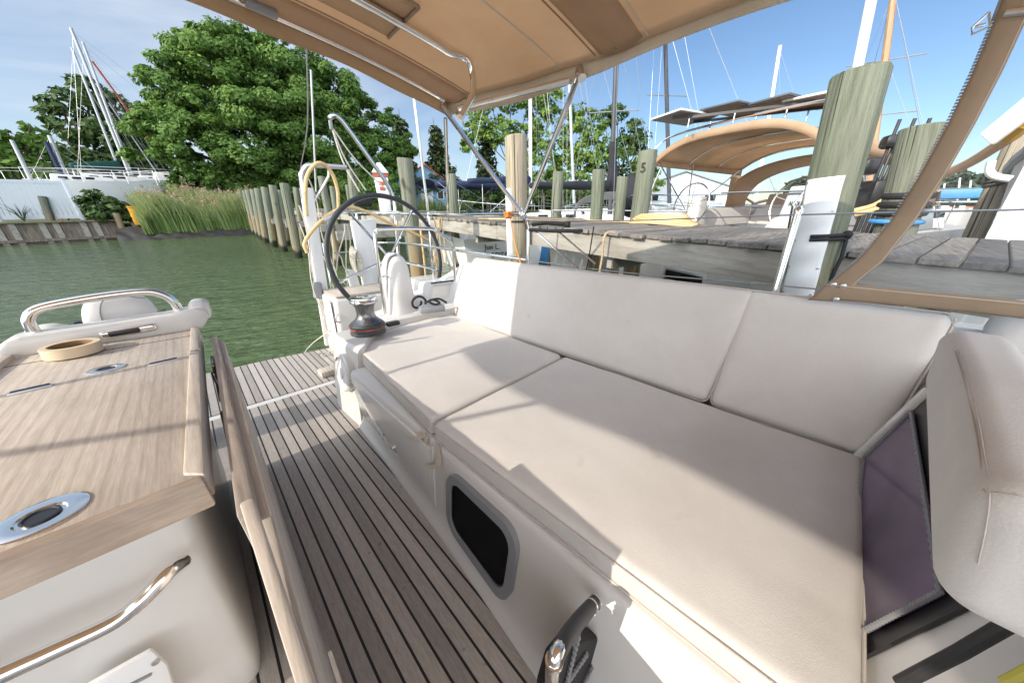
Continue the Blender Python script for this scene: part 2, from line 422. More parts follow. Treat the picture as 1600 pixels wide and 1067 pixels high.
def piling_mat(name, top, low, mid):
    m, nt, bs = nodes(name)
    a = N(nt, 'ShaderNodeAttribute', attribute_name='bc'); sx = N(nt, 'ShaderNodeSeparateXYZ'); nt.links.new(a.outputs['Vector'], sx.inputs[0])
    g = noise_(nt, coords(nt, (34,34,1.3)), 1, 7, .72, .5)
    c = ramp(nt, g, [(.28, tuple(x*.38 for x in top)), (.46, tuple(x*.85 for x in top)), (.72, tuple(min(1, x*1.28) for x in top))])
    kn = ramp(nt, noise_(nt, coords(nt, (3.2,3.2,2.0)), 1, 2, .4), [(.24, (.25,.2,.15)), (.29, (1,1,1))])
    c = mix(nt, .8, c, mix(nt, 1., c, kn, 'MULTIPLY'))
    big = noise_(nt, coords(nt, (2.2,2.2,.8)), 1, 4, .6)
    c = mix(nt, ramp(nt, big, [(.4, (0,0,0)), (.65, (1,1,1))]), c, mix(nt, 1., c, (.86,.93,.86), 'MULTIPLY'))
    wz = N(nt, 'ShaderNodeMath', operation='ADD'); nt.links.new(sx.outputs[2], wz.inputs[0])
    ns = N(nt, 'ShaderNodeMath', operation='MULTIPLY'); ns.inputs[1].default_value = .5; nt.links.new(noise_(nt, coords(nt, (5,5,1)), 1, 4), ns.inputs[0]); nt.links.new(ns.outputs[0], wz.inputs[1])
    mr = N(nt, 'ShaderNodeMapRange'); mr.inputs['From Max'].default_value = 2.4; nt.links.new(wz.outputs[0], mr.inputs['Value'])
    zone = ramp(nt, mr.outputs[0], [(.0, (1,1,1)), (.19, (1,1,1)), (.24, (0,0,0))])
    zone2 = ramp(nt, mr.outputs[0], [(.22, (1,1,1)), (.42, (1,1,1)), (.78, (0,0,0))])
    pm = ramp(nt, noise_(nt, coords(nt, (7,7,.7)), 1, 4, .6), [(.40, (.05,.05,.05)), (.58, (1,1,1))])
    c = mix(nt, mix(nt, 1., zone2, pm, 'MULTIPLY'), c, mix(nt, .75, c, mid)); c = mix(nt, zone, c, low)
    crack = ramp(nt, noise_(nt, coords(nt, (42,42,.45)), 1, 3, .5), [(.345, (.10,.10,.10)), (.375, (1,1,1))])
    c = mix(nt, 1., c, crack, 'MULTIPLY')
    nt.links.new(c, bs.inputs['Base Color']); bs.inputs['Roughness'].default_value = .9; bs.inputs['Specular IOR Level'].default_value = .2
    bump(nt, bs, g, .8, .02)
    return m
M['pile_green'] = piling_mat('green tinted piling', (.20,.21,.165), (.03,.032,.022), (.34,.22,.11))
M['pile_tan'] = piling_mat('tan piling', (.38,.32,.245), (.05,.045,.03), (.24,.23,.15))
def leafmat(name, a, b, tr=.35):
    m, nt, bs = nodes(name)
    at = N(nt, 'ShaderNodeAttribute', attribute_name='tint')
    c = ramp(nt, at.outputs['Fac'], [(0, a), (1, b)])
    nt.links.new(c, bs.inputs['Base Color']); bs.inputs['Roughness'].default_value = .6; bs.inputs['Specular IOR Level'].default_value = .25
    t = N(nt, 'ShaderNodeBsdfTranslucent'); nt.links.new(c, t.inputs['Color'])
    mx = N(nt, 'ShaderNodeMixShader', Fac=tr); nt.links.new(bs.outputs[0], mx.inputs[1]); nt.links.new(t.outputs[0], mx.inputs[2])
    nt.links.new(mx.outputs[0], nt.nodes['Material Output'].inputs['Surface']); return m
M['leaf_oak'] = leafmat('oak leaves', (.056,.128,.025), (.20,.33,.075))
M['leaf_dark'] = leafmat('dark leaves', (.04,.08,.022), (.11,.18,.055))
M['leaf_bright'] = leafmat('spring leaves', (.09,.175,.03), (.23,.34,.075))
M['leaf_pine'] = leafmat('pine needles', (.028,.05,.018), (.07,.10,.035), .15)
M['leaf_far'] = leafmat('far leaves', (.05,.075,.045), (.085,.115,.07), .2)
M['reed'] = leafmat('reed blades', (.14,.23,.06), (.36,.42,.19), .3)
M['plume'] = leafmat('reed plumes', (.30,.20,.15), (.48,.36,.28), .3)
M['bark'] = simple('bark', (.10,.08,.06), .95, var=.4, sc=(6,6,1.5), bmp=1., bscale=12)
def vinyl():
    m, nt, bs = nodes('clear vinyl')
    tr = N(nt, 'ShaderNodeBsdfTransparent'); tr.inputs[0].default_value = (.93,.95,.97,1)
    gl = N(nt, 'ShaderNodeBsdfGlossy', Roughness=.12); gl.inputs[0].default_value = (.9,.93,.97,1)
    df = N(nt, 'ShaderNodeBsdfDiffuse'); df.inputs[0].default_value = (.7,.72,.74,1)
    f = noise_(nt, coords(nt, (3,3,2.2)), 1, 4, .6, 1.0)
    sm = ramp(nt, f, [(.40, (.03,.03,.03)), (.6, (.13,.13,.13)), (.78, (.28,.28,.28))])
    m1 = N(nt, 'ShaderNodeMixShader'); nt.links.new(sm, m1.inputs[0]); nt.links.new(tr.outputs[0], m1.inputs[1]); nt.links.new(df.outputs[0], m1.inputs[2])
    fr = N(nt, 'ShaderNodeFresnel', IOR=1.3)
    m2 = N(nt, 'ShaderNodeMixShader'); nt.links.new(fr.outputs[0], m2.inputs[0]); nt.links.new(m1.outputs[0], m2.inputs[1]); nt.links.new(gl.outputs[0], m2.inputs[2])
    nt.links.new(m2.outputs[0], nt.nodes['Material Output'].inputs['Surface']); return m
M['vinyl'] = vinyl()
def tinted():
    m, nt, bs = nodes('purple tinted acrylic')
    v = coords(nt, (2.5,9,2.5)); c = ramp(nt, noise_(nt, v, 1, 3, .5), [(.35, (.075,.055,.09)), (.65, (.16,.115,.185))])
    nt.links.new(c, bs.inputs['Base Color']); bs.inputs['Roughness'].default_value = .12; return m
M['tinted'] = tinted()
def water():
    m, nt, bs = nodes('creek water')
    bs.inputs['Base Color'].default_value = (.040,.068,.018,1); bs.inputs['Roughness'].default_value = .05; bs.inputs['IOR'].default_value = 1.5
    g = N(nt, 'ShaderNodeTexCoord'); mp = N(nt, 'ShaderNodeMapping'); mp.inputs['Rotation'].default_value = (0,0,R(25)); mp.inputs['Scale'].default_value = (1.0,2.3,1)
    nt.links.new(g.outputs['Object'], mp.inputs[0])
    a = noise_(nt, mp.outputs[0], 1.5, 3, .5, .4); b = noise_(nt, mp.outputs[0], 5.5, 3, .5, .4)
    ad = N(nt, 'ShaderNodeMath', operation='MULTIPLY_ADD'); nt.links.new(b, ad.inputs[0]); ad.inputs[1].default_value = .35; nt.links.new(a, ad.inputs[2])
    bump(nt, bs, ad.outputs[0], .85, .16)
    c = ramp(nt, noise_(nt, g.outputs['Object'], .12, 3), [(.3, (.060,.098,.034)), (.7, (.085,.125,.05))]); nt.links.new(c, bs.inputs['Base Color'])
    return m
M['water'] = water()
SUN_DIR = (1.0, -.09, -.45); SUN_E = 2.5; SKY_E = .082; EXPO = .90; CLOUD = (5.4, 6.0, 6.7); FILL_SKY = (24., 24.8, 25.6)
# ================================================================== the boat we stand on (boat frame)
V3 = lambda *p: np.array(p, float)
boat = thing('sailboat', 'white sailboat in the foreground with striped teak cockpit floor and long bench', 'sailboat', (-.3, .8, -.9))
# hull: sections from transom to bow, half breadth about the centreline x = -.3
secs = []
for y, hb, zs in ((3.40,1.60,-.075),(3.36,1.64,.28),(2.3,1.86,.50),(1.4,1.98,.56),(0,2.05,.60),(-2,2.02,.70),(-4.5,1.55,.85),(-7,.75,1.0),(-8.6,.06,1.1)):
    sec = []
    for k in range(13):
        t = -1+2*k/12
        sec.append((-.3+hb*math.copysign(abs(t)**.35 if t else 0, t)*1.0, y, zs-(1.35 if y > -8 else .5)*(1-abs(t)**3.2)))
    secs.append(sec)
mb = MB().loft(secs); build(mb, 'hull', M['gelcoat'], boat)
# cockpit sole and swim platform
mb = MB().prism([(-1.12,-.6,-.03),(.62,-.6,-.03),(.62,2.60,-.03),(-1.12,2.60,-.03)], (0,0,.03)); build(mb, 'cockpit_floor', M['teak_deck'], boat)
mb = MB().prism([(-1.6,2.60,-.06),(.80,2.60,-.06),(.80,2.66,-.06),(-1.6,2.66,-.06)], (0,0,.058)); build(mb, 'threshold', M['gelcoat'], boat)
mb = MB().prism([(-1.6,2.668,-.05),(.80,2.668,-.05),(.80,3.46,-.05),(.30,3.53,-.05),(-.3,3.55,-.05),(-.9,3.53,-.05),(-1.6,3.44,-.05)], (0,0,.05)); pf = build(mb, 'swim_platform', M['teak_deck'], boat)
mb = MB().prism([(-1.62,2.664,-.12),(.82,2.664,-.12),(.82,3.48,-.12),(.30,3.55,-.12),(-.3,3.57,-.12),(-.9,3.55,-.12),(-1.62,3.46,-.12)], (0,0,.068), .012); build(mb, 'platform_tray', M['gelcoat'], pf)
c = PB(515,578,z=0)
mb = MB().box((.61,2.80,.028), (.15,.115,.055), (0,0,R(2)), .012); build(mb, 'teak_chock', M['slat'], pf)
q = PB(512,555,z=0)
mb = MB()
for s_ in (-1,1): mb.box((q[0]+.03*s_,q[1],.012), (.016,.03,.022), bevel=.004)
mb.tube([(q[0]-.085,q[1],.03),(q[0]-.04,q[1],.032),(q[0]+.04,q[1],.032),(q[0]+.085,q[1],.03)], .009, 8); build(mb, 'cleat', M['steel'], pf)

# bench moulding, port: lofted sections along y
def bench(sgn, name):
    mb = MB(); secs = []
    xm = lambda x: x if sgn > 0 else -.6-x
    for y in np.linspace(-.6,1.86,42):
        xe = np.interp(y, [-.6,-.2,.3,.81,1.35,1.86], [.33,.365,.403,.445,.472,.497])
        prof = [(xe,-.02),(xe,.002),(xe+.006,.012),(xe+.02,.022),(xe+.034,.045),(xe+.042,.09),(.508,.36),(.516,.378),(.53,.386),(1.575,.386),(1.735,.86),(1.755,.885),(1.85,.885),(1.90,.60),(1.90,-.02)]
        secs.append([(xm(x), y, z) for x, z in prof])
    mb.loft(secs); return build(mb, name, M['gelcoat'], boat, sharp=50)
bn = bench(1, 'bench'); bs_ = bench(-1, 'bench'); bs_['label'] = 'plain white bench on the far side of the table'
# raised end of the bench with winch deck
mb = MB(); secs = []
for y, x0, dz, xd in ((1.865,.520,0,.60),(1.885,.510,.004,.625),(1.95,.505,.004,.66),(2.05,.50,.004,.73),(2.13,.497,.004,.80),(2.20,.495,.004,.88),(2.25,.50,.004,1.0),(2.28,.515,0,1.58),(2.31,.545,-.02,1.58)):
    lo = .372 if xd < 1.5 else .51+dz
    secs.append([(x0-.002,y,.0),(x0+.006,y,.12),(x0+.05,y,.47),(x0+.058,y,.492),(x0+.075,y,.505+dz),(max(xd,x0+.08),y,.507+dz),(max(xd,x0+.08)+.014,y,lo),(1.60,y,lo),(1.75,y,.875),(1.85,y,.88),(1.9,y,.0)])
secs += [[(.95,2.34,0),(.95,2.34,.2),(.95,2.34,.45),(.955,2.34,.48),(.97,2.34,.50),(1.1,2.34,.505),(1.2,2.34,.51),(1.60,2.34,.53),(1.75,2.34,.88),(1.86,2.34,.88),(1.9,2.34,0)],
         [(.95,2.66,0),(.95,2.66,.2),(.95,2.66,.45),(.955,2.66,.48),(.97,2.66,.50),(1.1,2.66,.51),(1.2,2.66,.52),(1.40,2.66,.62),(1.66,2.66,.70),(1.84,2.66,.70),(1.9,2.66,0)]]
mb.loft(secs); be = build(mb, 'bench_end', M['gelcoat'], boat, sharp=40)
# round speaker on the bench end
q = V3(.519, 2.0, .325); ax = V3(-1, 0, .126)
mb = MB().lathe([(.122,-.02),(.122,.012),(.112,.020),(.10,.018)], q, ax, 32); sp = build(mb, 'speaker', M['gelcoat'], be)
mb = MB().lathe([(.094,.0),(.094,.016),(.07,.021),(.04,.022),(.036,.030),(.0,.033)], q, ax, 32); build(mb, 'speaker_grille', M['gelcoat_old'], be)
mb = MB()
for k in range(2):
    a0 = R(35+180*k)
    pts = [q+V3(-.016,.103*math.cos(a0+t*.2),.103*math.sin(a0+t*.2)) for t in range(4)]; build(MB().tube(pts, .0035, 6), 'screw_slot', M['rubber'], be)
# locker door, its frame line, latch
def face(y, z):     # a point on the sloping bench face
    xe = np.interp(y, [-.6,-.2,.3,.81,1.35,1.86], [.33,.365,.403,.445,.472,.497])
    t = (z-.09)/(.36-.09); return V3(xe+.042+(.508-xe-.042)*t, y, z)
nF = V3(-1, 0, .12)
def facepanel(mb, ys, zs, th, bev=.006):
    P = [face(ys[0],zs[0]), face(ys[1],zs[0]), face(ys[1],zs[1]), face(ys[0],zs[1])]
    o = V3(-th,0,0); i = V3(.004,0,0)
    mb.hexa([P[0]+i,P[1]+i,P[2]+i,P[3]+i,P[0]+o,P[1]+o,P[2]+o,P[3]+o], bev)
mb = MB(); facepanel(mb, (.965,1.84), (.085,.352), .011, .004); dr = build(mb, 'locker_door', simple('glossy locker door', (.74,.735,.71), .12, var=.03, coat=.6), bn)
mb = MB().bar(face(.952,.06)-V3(.004,0,0), face(.952,.37)-V3(.004,0,0), .014, .012, bevel=.003); build(mb, 'door_trim', M['gelcoat'], bn)
q = face(1.32,.150)-V3(.013,0,0)
mb = MB().box(q, (.010,.034,.052), bevel=.004).lathe([(.010,0),(.010,.014),(.0,.016)], q+V3(-.004,0,.008), (-1,0,0), 14); build(mb, 'latch', M['steel'], dr)
q = face(1.45,.16)-V3(.012,0,0); mb = MB().ball(q, .008, 2); build(mb, 'door_stop', M['rubber'], dr)
# opening portlight in the bench front
def rr(ys, zs, rad, n=6):
    out = []
    for (cy, cz, a0) in ((ys[1]-rad, zs[1]-rad, 0),(ys[0]+rad, zs[1]-rad, 90),(ys[0]+rad, zs[0]+rad, 180),(ys[1]-rad, zs[0]+rad, 270)):
        for k in range(n+1):
            a = R(a0+90*k/n); out.append((cy+rad*math.cos(a), cz+rad*math.sin(a)))
    return out
def ringmesh(mb, ys, zs, rad, w, x0, x1, x2):
    o = rr(ys, zs, rad); i = rr((ys[0]+w,ys[1]-w),(zs[0]+w,zs[1]-w), max(.02,rad-w*.7))
    P = [[face(*p)+V3(dx,0,0) for p in q] for q, dx in ((o,x0),(o,x1),(i,x1),(i,x2))]
    Vv = [[mb.bm.verts.new(tuple(p)) for p in q] for q in P]; n = len(o)
    for a, b in zip(Vv, Vv[1:]):
        for k in range(n): mb.bm.faces.new((a[k], a[(k+1)%n], b[(k+1)%n], b[k]))
    bmesh.ops.recalc_face_normals(mb.bm, faces=mb.bm.faces[:]); return mb
WY, WZ = (.452,.835), (.062,.342)
mb = ringmesh(MB(), WY, WZ, .075, .030, .004, -.019, -.006); wf = build(mb, 'portlight_frame', M['plastic_grey'], bn)
mb = ringmesh(MB(), (WY[0]+.022,WY[1]-.022), (WZ[0]+.022,WZ[1]-.022), .06, .012, -.004, -.013, -.010); build(mb, 'portlight_gasket', M['rubber'], bn)
mb = MB(); o = rr((WY[0]+.03,WY[1]-.03),(WZ[0]+.03,WZ[1]-.03),.05)
mb.prism([face(*p)-V3(.009,0,0) for p in o][::-1], (.010,0,0)); build(mb, 'portlight_pane', simple('dark portlight glass', (.010,.010,.012), .45, var=.3, ior=1.12), bn)
# white coaming shell: already in the bench loft; helm box aft with slatted seat
mb = MB().hexa([(.80,3.02,-.05),(1.66,3.02,-.05),(1.62,3.56,-.05),(.80,3.50,-.05),(.82,3.04,.572),(1.66,3.04,.572),(1.62,3.55,.572),(.82,3.48,.572)], .03, 3); hb = build(mb, 'stern_locker', M['gelcoat'], boat)
mb = MB()
for k in range(9):
    y = 3.075+k*.047; mb.box((1.22,y,.585), (.76,.040,.020), bevel=.004)
build(mb, 'helm_seat_slats', M['slat'], hb)
mb = MB().box((.797,3.19,.30), (.006,.20,.50), bevel=.003); build(mb, 'locker_hatch', M['gelcoat'], hb)
# letters-like sticker on the stern
mb = MB(); pts = [V3(.82+.018*math.sin(t*1.15)*(1-.25*abs(t-2.7)/2.7), 3.005, .20+.016*t) for t in np.linspace(0,5.4,14)]
mb.tube(pts, .003, 6); build(mb, 'emblem', M['plastic_grey'], hb)
mb = MB().tube([(.83,3.03,.44),(.80,3.02,.42),(.80,3.03,.38),(.83,3.04,.36)], .008, 8, smooth=4); build(mb, 'fairlead', M['steel'], hb)
# coaming behind the wheel, black-edged
mb = MB().hexa([(1.40,2.42,.45),(1.86,2.40,.45),(1.86,3.00,.45),(1.40,3.00,.45),(1.46,2.46,.70),(1.84,2.44,.70),(1.84,3.0,.70),(1.46,3.0,.70)], .03, 3); cm = build(mb, 'quarter_coaming', M['gelcoat'], boat)
mb = MB().bar((1.45,2.448,.712), (1.84,2.43,.712), .02, .012, bevel=.004); build(mb, 'coaming_edge', M['rubber'], cm)
# steering pedestal
def rsec(cx, cy, z, hx, hy, p=3.0, n=28):
    out = []
    for k in range(n):
        a = 2*math.pi*k/n; cA, sA = math.cos(a), math.sin(a)
        out.append((cx+hx*math.copysign(abs(cA)**(2/p), cA), cy+hy*math.copysign(abs(sA)**(2/p), sA), z))
    return out
def closed_loft(mb, secs):
    rings = [[mb.bm.verts.new(tuple(p)) for p in s_] for s_ in secs]; n = len(rings[0])
    for a, b in zip(rings, rings[1:]):
        for k in range(n): mb.bm.faces.new((a[k], a[(k+1)%n], b[(k+1)%n], b[k]))
    mb.bm.faces.new(rings[0][::-1]); mb.bm.faces.new(rings[-1]); bmesh.ops.recalc_face_normals(mb.bm, faces=mb.bm.faces[:]); return mb
ped = [rsec(1.155,2.50,.48,.135,.15),rsec(1.155,2.50,.55,.120,.135),rsec(1.160,2.50,.70,.108,.12),rsec(1.165,2.51,.86,.094,.115,2.6)]
for t in np.linspace(0.1,1,7): ped.append(rsec(1.168,2.515,.86+.125*math.sin(t*math.pi/2),.094*max(.03,math.cos(t*math.pi/2)),.115*max(.03,math.cos(t*math.pi/2)),2.3))
mb = closed_loft(MB(), ped); pd = build(mb, 'steering_pedestal', M['gelcoat'], boat, sharp=60)
mb = MB().tube([(1.047,2.455,.50),(1.062,2.455,.72),(1.078,2.46,.86),(1.105,2.46,.945),(1.168,2.46,.972)], .010, 8, smooth=6); build(mb, 'pedestal_gasket', M['seal'], pd)
# pedestal guard rail
mb = MB().tube([(1.0,2.42,.53),(1.0,2.42,1.08),(1.015,2.42,1.14),(1.07,2.42,1.165),(1.44,2.42,1.165),(1.52,2.42,1.145),(1.64,2.42,1.075),(1.675,2.42,1.03),(1.685,2.42,.95),(1.685,2.42,.72)], .0135, 12, smooth=5); gr = build(mb, 'guard_rail', M['steel'], boat)
mb = MB().tube([(1.0,2.42,.82),(1.07,2.45,.82)], .008, 8); build(mb, 'rail_bracket', M['steel'], gr)
# steering wheel
WC = V3(1.268, 2.78, .918); tilt = R(9); wax = V3(.05, -math.cos(tilt), math.sin(tilt)); wax /= np.linalg.norm(wax)
wu = np.cross(wax, V3(0,0,1)); wu /= np.linalg.norm(wu); wv = np.cross(wu, wax); WR = .515
wp = lambda r, a, d=0: WC+r*(math.cos(a)*wu+math.sin(a)*wv)+wax*d
wh = thing('steering_wheel', 'large black rimmed steering wheel with five steel spokes at the helm', 'steering wheel', tuple(WC-V3(0,0,WR)))
mb = MB().tube([wp(WR, 2*math.pi*k/64) for k in range(64)], .0185, 12, closed=True); build(mb, 'rim', M['leather'], wh)
mb = MB().tube([wp(WR-.0185, 2*math.pi*k/64) for k in range(64)], .004, 6, closed=True); build(mb, 'rim_stitching', M['seal'], wh)
for k in range(5):
    a = R(90+36+72*k); mb = MB().tube([wp(.03,a,-.02),wp(WR*.5,a,-.012),wp(WR-.012,a,0)], .011, 8)
    mb.lathe([(.015,0),(.012,.03)], wp(WR-.05,a), tuple(wp(1,a)-wp(0,a)), 10); build(mb, 'spoke', M['steel'], wh)
mb = MB().lathe([(.052,-.03),(.055,.0),(.05,.02),(.03,.03),(.0,.033)], WC, tuple(wax), 20); build(mb, 'hub', M['steel'], wh)
# winch on the bench end
q = V3(.742, 2.115, .509)
wn = build(MB().lathe([(.112,0),(.112,.012),(.108,.016),(.108,.052),(.112,.056),(.112,.062),(.104,.072),(.098,.078)], q, n=36), 'winch', simple('winch base grey', (.07,.072,.075), .3, .3, var=.25), boat)
build(MB().lathe([(.1125,.041),(.1135,.0415),(.1135,.0445),(.1125,.045)], q, n=36), 'winch_band', M['red'], wn)
build(MB().lathe([(.098,.078),(.070,.098),(.056,.12),(.054,.15),(.060,.185),(.072,.202),(.073,.206)], q, n=36), 'winch_drum', simple('grooved drum', (.20,.20,.205), .32, .9, var=.5, sc=(40,40,6)), wn)
build(MB().lathe([(.073,.206),(.084,.210),(.086,.220),(.080,.228),(.080,.234),(.086,.238),(.085,.244),(.045,.250),(.03,.246),(.0,.246)], q, n=36), 'winch_top', M['steel'], wn)
mb = MB().tube([q+V3(.05*math.cos(a)-.02,.05*math.sin(a)-.055,.226) for a in np.linspace(2.2,4.2,6)], .008, 8); build(mb, 'stripper_arm', M['steel'], wn)
mb = MB().box(q+V3(.17,-.01,.03), (.09,.05,.03), bevel=.008); build(mb, 'fairlead', M['plastic_black'], boat)
# rope clutch and black line by the back cushion
cl = MB().box((1.30,2.22,.555), (.20,.10,.05), (0,0,R(-18)), .012).box((1.30,2.22,.583), (.16,.03,.02), (0,0,R(-18)), .006); ck = build(cl, 'rope_clutch', M['plastic_grey'], boat)
mb = MB(); mb.tube([(1.22+.05*math.cos(a),2.25+.012*a,.61+.05*math.sin(a)) for a in np.linspace(0,6.2,16)], .010, 8)
mb.tube([(1.25,2.24,.60),(1.30,2.21,.63),(1.36,2.19,.60),(1.32,2.2,.59),(1.28,2.22,.62),(1.36,2.20,.63),(1.42,2.18,.59)], .009, 8, smooth=4); build(mb, 'line_tail', M['rope_black'], ck)
# pushpit rails, stanchion, lifelines
X = 1.72
mb = MB().tube([(X,1.56,.60),(X,1.56,1.10),(X,1.575,1.20),(X,1.60,1.245),(X,1.68,1.265),(X,2.6,1.275),(X,3.2,1.30),(X-.06,3.58,1.31),(X-.2,3.72,1.31),(1.25,3.74,1.31)], .0145, 10, smooth=5)
pr = build(mb, 'pushpit_rail', M['steel'], boat)
mb = MB().tube([(X,1.57,.96),(X,2.6,.985),(X,3.2,1.0),(X-.06,3.58,1.0),(X-.2,3.7,1.0),(1.3,3.72,1.0)], .0125, 10, smooth=5); build(mb, 'middle_rail', M['steel'], pr)
for (x, y) in ((X,2.85),(X-.03,3.5),(1.38,3.73)): build(MB().tube([(x,y,.40),(x,y,1.30)], .0125, 10), 'rail_post', M['steel'], pr)
sA, sB = V3(1.75,.145,.80), V3(1.79,.15,1.262)
mb = MB().tube([sA,sB], .0145, 12).lathe([(.016,0),(.017,.02),(.012,.03)], sB-V3(0,0,.02), (0,0,1), 12); build(mb, 'stanchion', M['steel'], boat)
for z0, z1 in ((1.225,1.24),(.95,.955)):
    mb = MB().tube([(X,1.56,z0+.01),(X+.01,.9,z0-.005),(1.782,.15,z1),(1.80,-1.3,z1+.02),(1.75,-3.2,z1+.08)], .0035, 6, smooth=4); build(mb, 'lifeline', M['wire'], boat)
mb = MB().tube([(1.70,1.50,1.20),(1.70,1.38,1.21),(1.70,1.22,1.20)], .013, 8).box((1.70,1.22,1.20),(.03,.04,.035),bevel=.006); build(mb, 'padded_bar', M['plastic_black'], pr)
mb = MB().tube([(1.69,1.52,1.165),(1.69,1.3,1.16),(1.69,1.10,1.165)], .011, 8); build(mb, 'padded_bar', M['plastic_black'], pr)
mb = MB().tube([(1.705,1.50,1.17),(1.71,1.06,.90)], .0075, 8).tube([(1.70,1.3,1.17),(1.71,1.0,.98)], .006, 8); build(mb, 'gate_brace', M['steel'], pr)
mb = MB().tube([(1.70,1.03,1.19),(1.71,1.05,1.02),(1.71,1.07,.88)], .004, 6); build(mb, 'lashing', M['rope_black'], pr)
mb = MB(); mb.tube([(1.68+.02*math.sin(a*1.7),1.72+.018*math.cos(a*2.3),1.262+.02*math.sin(a)) for a in np.linspace(0,14,40)], .006, 6); mb.tube([(1.69,1.71,1.25),(1.70,1.66,1.05),(1.71,1.585,.86)], .004, 6)
tag(build(mb, 'twine', M['orange']), 'orange twine knotted round the steel rail corner and hanging down', 'twine')
# cabin end with tinted window (sloping plane behind the bench)
bn_ = V3(0, 1, .28)/math.hypot(1,.28); d0 = -.246+.28*.48
def bulk(u, v, off=0.0):
    r = _ray(RB, u, v); c = V3(0,0,1.2); n = V3(0,1,.28); return c+r*((d0+off-n@c)/(n@r))
def bpl(x, z, off=0.0): return V3(x, d0+off-.28*z, z)
mb = MB().prism([bpl(.30,-.02,-.05),bpl(1.55,-.02,-.05),bpl(1.62,.79,-.05),bpl(.30,.79,-.05)], bn_*.05-V3(0,.0,0)); cb = build(mb, 'cabin_end', M['gelcoat'], boat, sharp=30)
mb = MB().prism([bpl(.705,.30,.004),bpl(1.43,.30,.004),bpl(1.475,.72,.004),bpl(.735,.74,.004)], bn_*.006); build(mb, 'window_surround', M['plastic_black'], cb)
wq = [bulk(1372,728,.014), bulk(1345,1010,.014), bulk(1500,932,.014), bulk(1600,870,.014), bulk(1455,648,.014)]
gq = [bpl(1.40,.49,.013), bpl(.75,.41,.013), bpl(.76,.62,.013), bpl(1.44,.67,.013)]
mb = MB().prism(gq, bn_*.004); build(mb, 'tinted_window', M['tinted'], cb)
mb = MB(); L = [np.array(p)+bn_*.006 for p in gq]
pts = []
for i in range(4):
    a, b = L[i], L[(i+1)%4]
    for k in range(60): pts.append(a+(b-a)*k/60+(bn_*.0009)*(1 if k%2 else -1))
mb.tube(pts, .0045, 6, closed=True); build(mb, 'window_seal', M['seal'], cb)
mb = MB().bar(bpl(1.425,.36,.02), bpl(1.478,.74,.02), .018, .02, up=tuple(bn_), bevel=.004); build(mb, 'window_edge_strip', M['gelcoat'], cb)
mb = MB().tube([bulk(1570,1067,.03),bulk(1600,1052,.03),bulk(1640,1030,.03)], .006, 8); build(mb, 'yellow_strap', simple('yellow strap', (.55,.50,.08), .6), cb)
mb = MB().tube([bulk(1405,1067,.04),bulk(1500,1018,.04),bulk(1600,960,.04)], .008, 10); build(mb, 'hatch_seal', M['rubber'], cb)
mb = MB().hexa([(.30,-1.3,.70),(1.50,-1.3,.70),(1.50,-.335,.70),(.30,-.335,.70),(.30,-1.3,.80),(1.50,-1.3,.80),(1.50,-.335,.786),(.30,-.335,.786)], .012); build(mb, 'cabin_top', M['gelcoat'], boat)
# forward end of the coaming and coachroof side
mb = MB().hexa([(1.44,-1.2,.40),(1.92,-1.2,.40),(1.92,-.40,.40),(1.52,-.30,.40),(1.60,-1.2,1.0),(1.86,-1.2,1.0),(1.86,-.42,.99),(1.64,-.39,.99)], .05, 3); build(mb, 'coaming_shoulder', M['gelcoat'], boat)
# companionway grab rail with leather sleeve
g0 = V3(.58,.245,.135)
pts = [(.60,.25,.12),(.56,.245,.155),(.50,.24,.175),(.455,.235,.160),(.425,.225,.11),(.41,.215,.03),(.405,.21,-.1)]
PTS = [PB(928,942,y=.198),PB(905,968,y=.186),PB(880,1003,y=.175),PB(866,1030,y=.170),PB(862,1075,y=.170),PB(866,1130,y=.170)]
mb = MB().tube(PTS, .0125, 12, smooth=6); gb = build(mb, 'grab_rail', M['steel'], boat)
mb = MB().tube(PTS[:4], .0150, 14, smooth=6); build(mb, 'leather_sleeve', M['leather'], gb)
for a_, b_, r_ in ((PTS[0]+(PTS[0]-PTS[1])*.10, PTS[0], .0165), (PTS[0]+(PTS[1]-PTS[0])*.2, PTS[0]+(PTS[1]-PTS[0])*.28, .0162), (PTS[3], PTS[3]+(PTS[4]-PTS[3])*.08, .0160)): build(MB().tube([a_, b_], r_, 14), 'sleeve_ring', M['steel'], gb)
# black mesh bag hung on the grab rail
y0 = .212
out = [PB(u,v,y=y0) for u,v in ((850,1012),(872,985),(925,975),(936,990),(930,1030),(925,1075),(840,1130),(836,1060))]
mb = MB().prism(out, (0,-.035,0), .008)
bag = build(mb, 'winch_handle_bag', simple('black mesh fabric', (.012,.012,.014), .65, var=.5, sc=(90,90,90), bmp=.8, bscale=350)); tag(bag, 'black mesh bag hanging from the leather wrapped grab rail at the bottom edge', 'bag')
for a, b in (((905,990),(885,1067)),((918,1020),(880,1075)),((926,1040),(905,1085))):
    p, q = PB(*a, y=y0-.040), PB(*b, y=y0-.040)
    build(MB().tube([p+(q-p)*t+V3(0,.002*math.sin(t*60),0) for t in np.linspace(0,1,30)], .0042, 6), 'drawstring', M['seal'], bag)

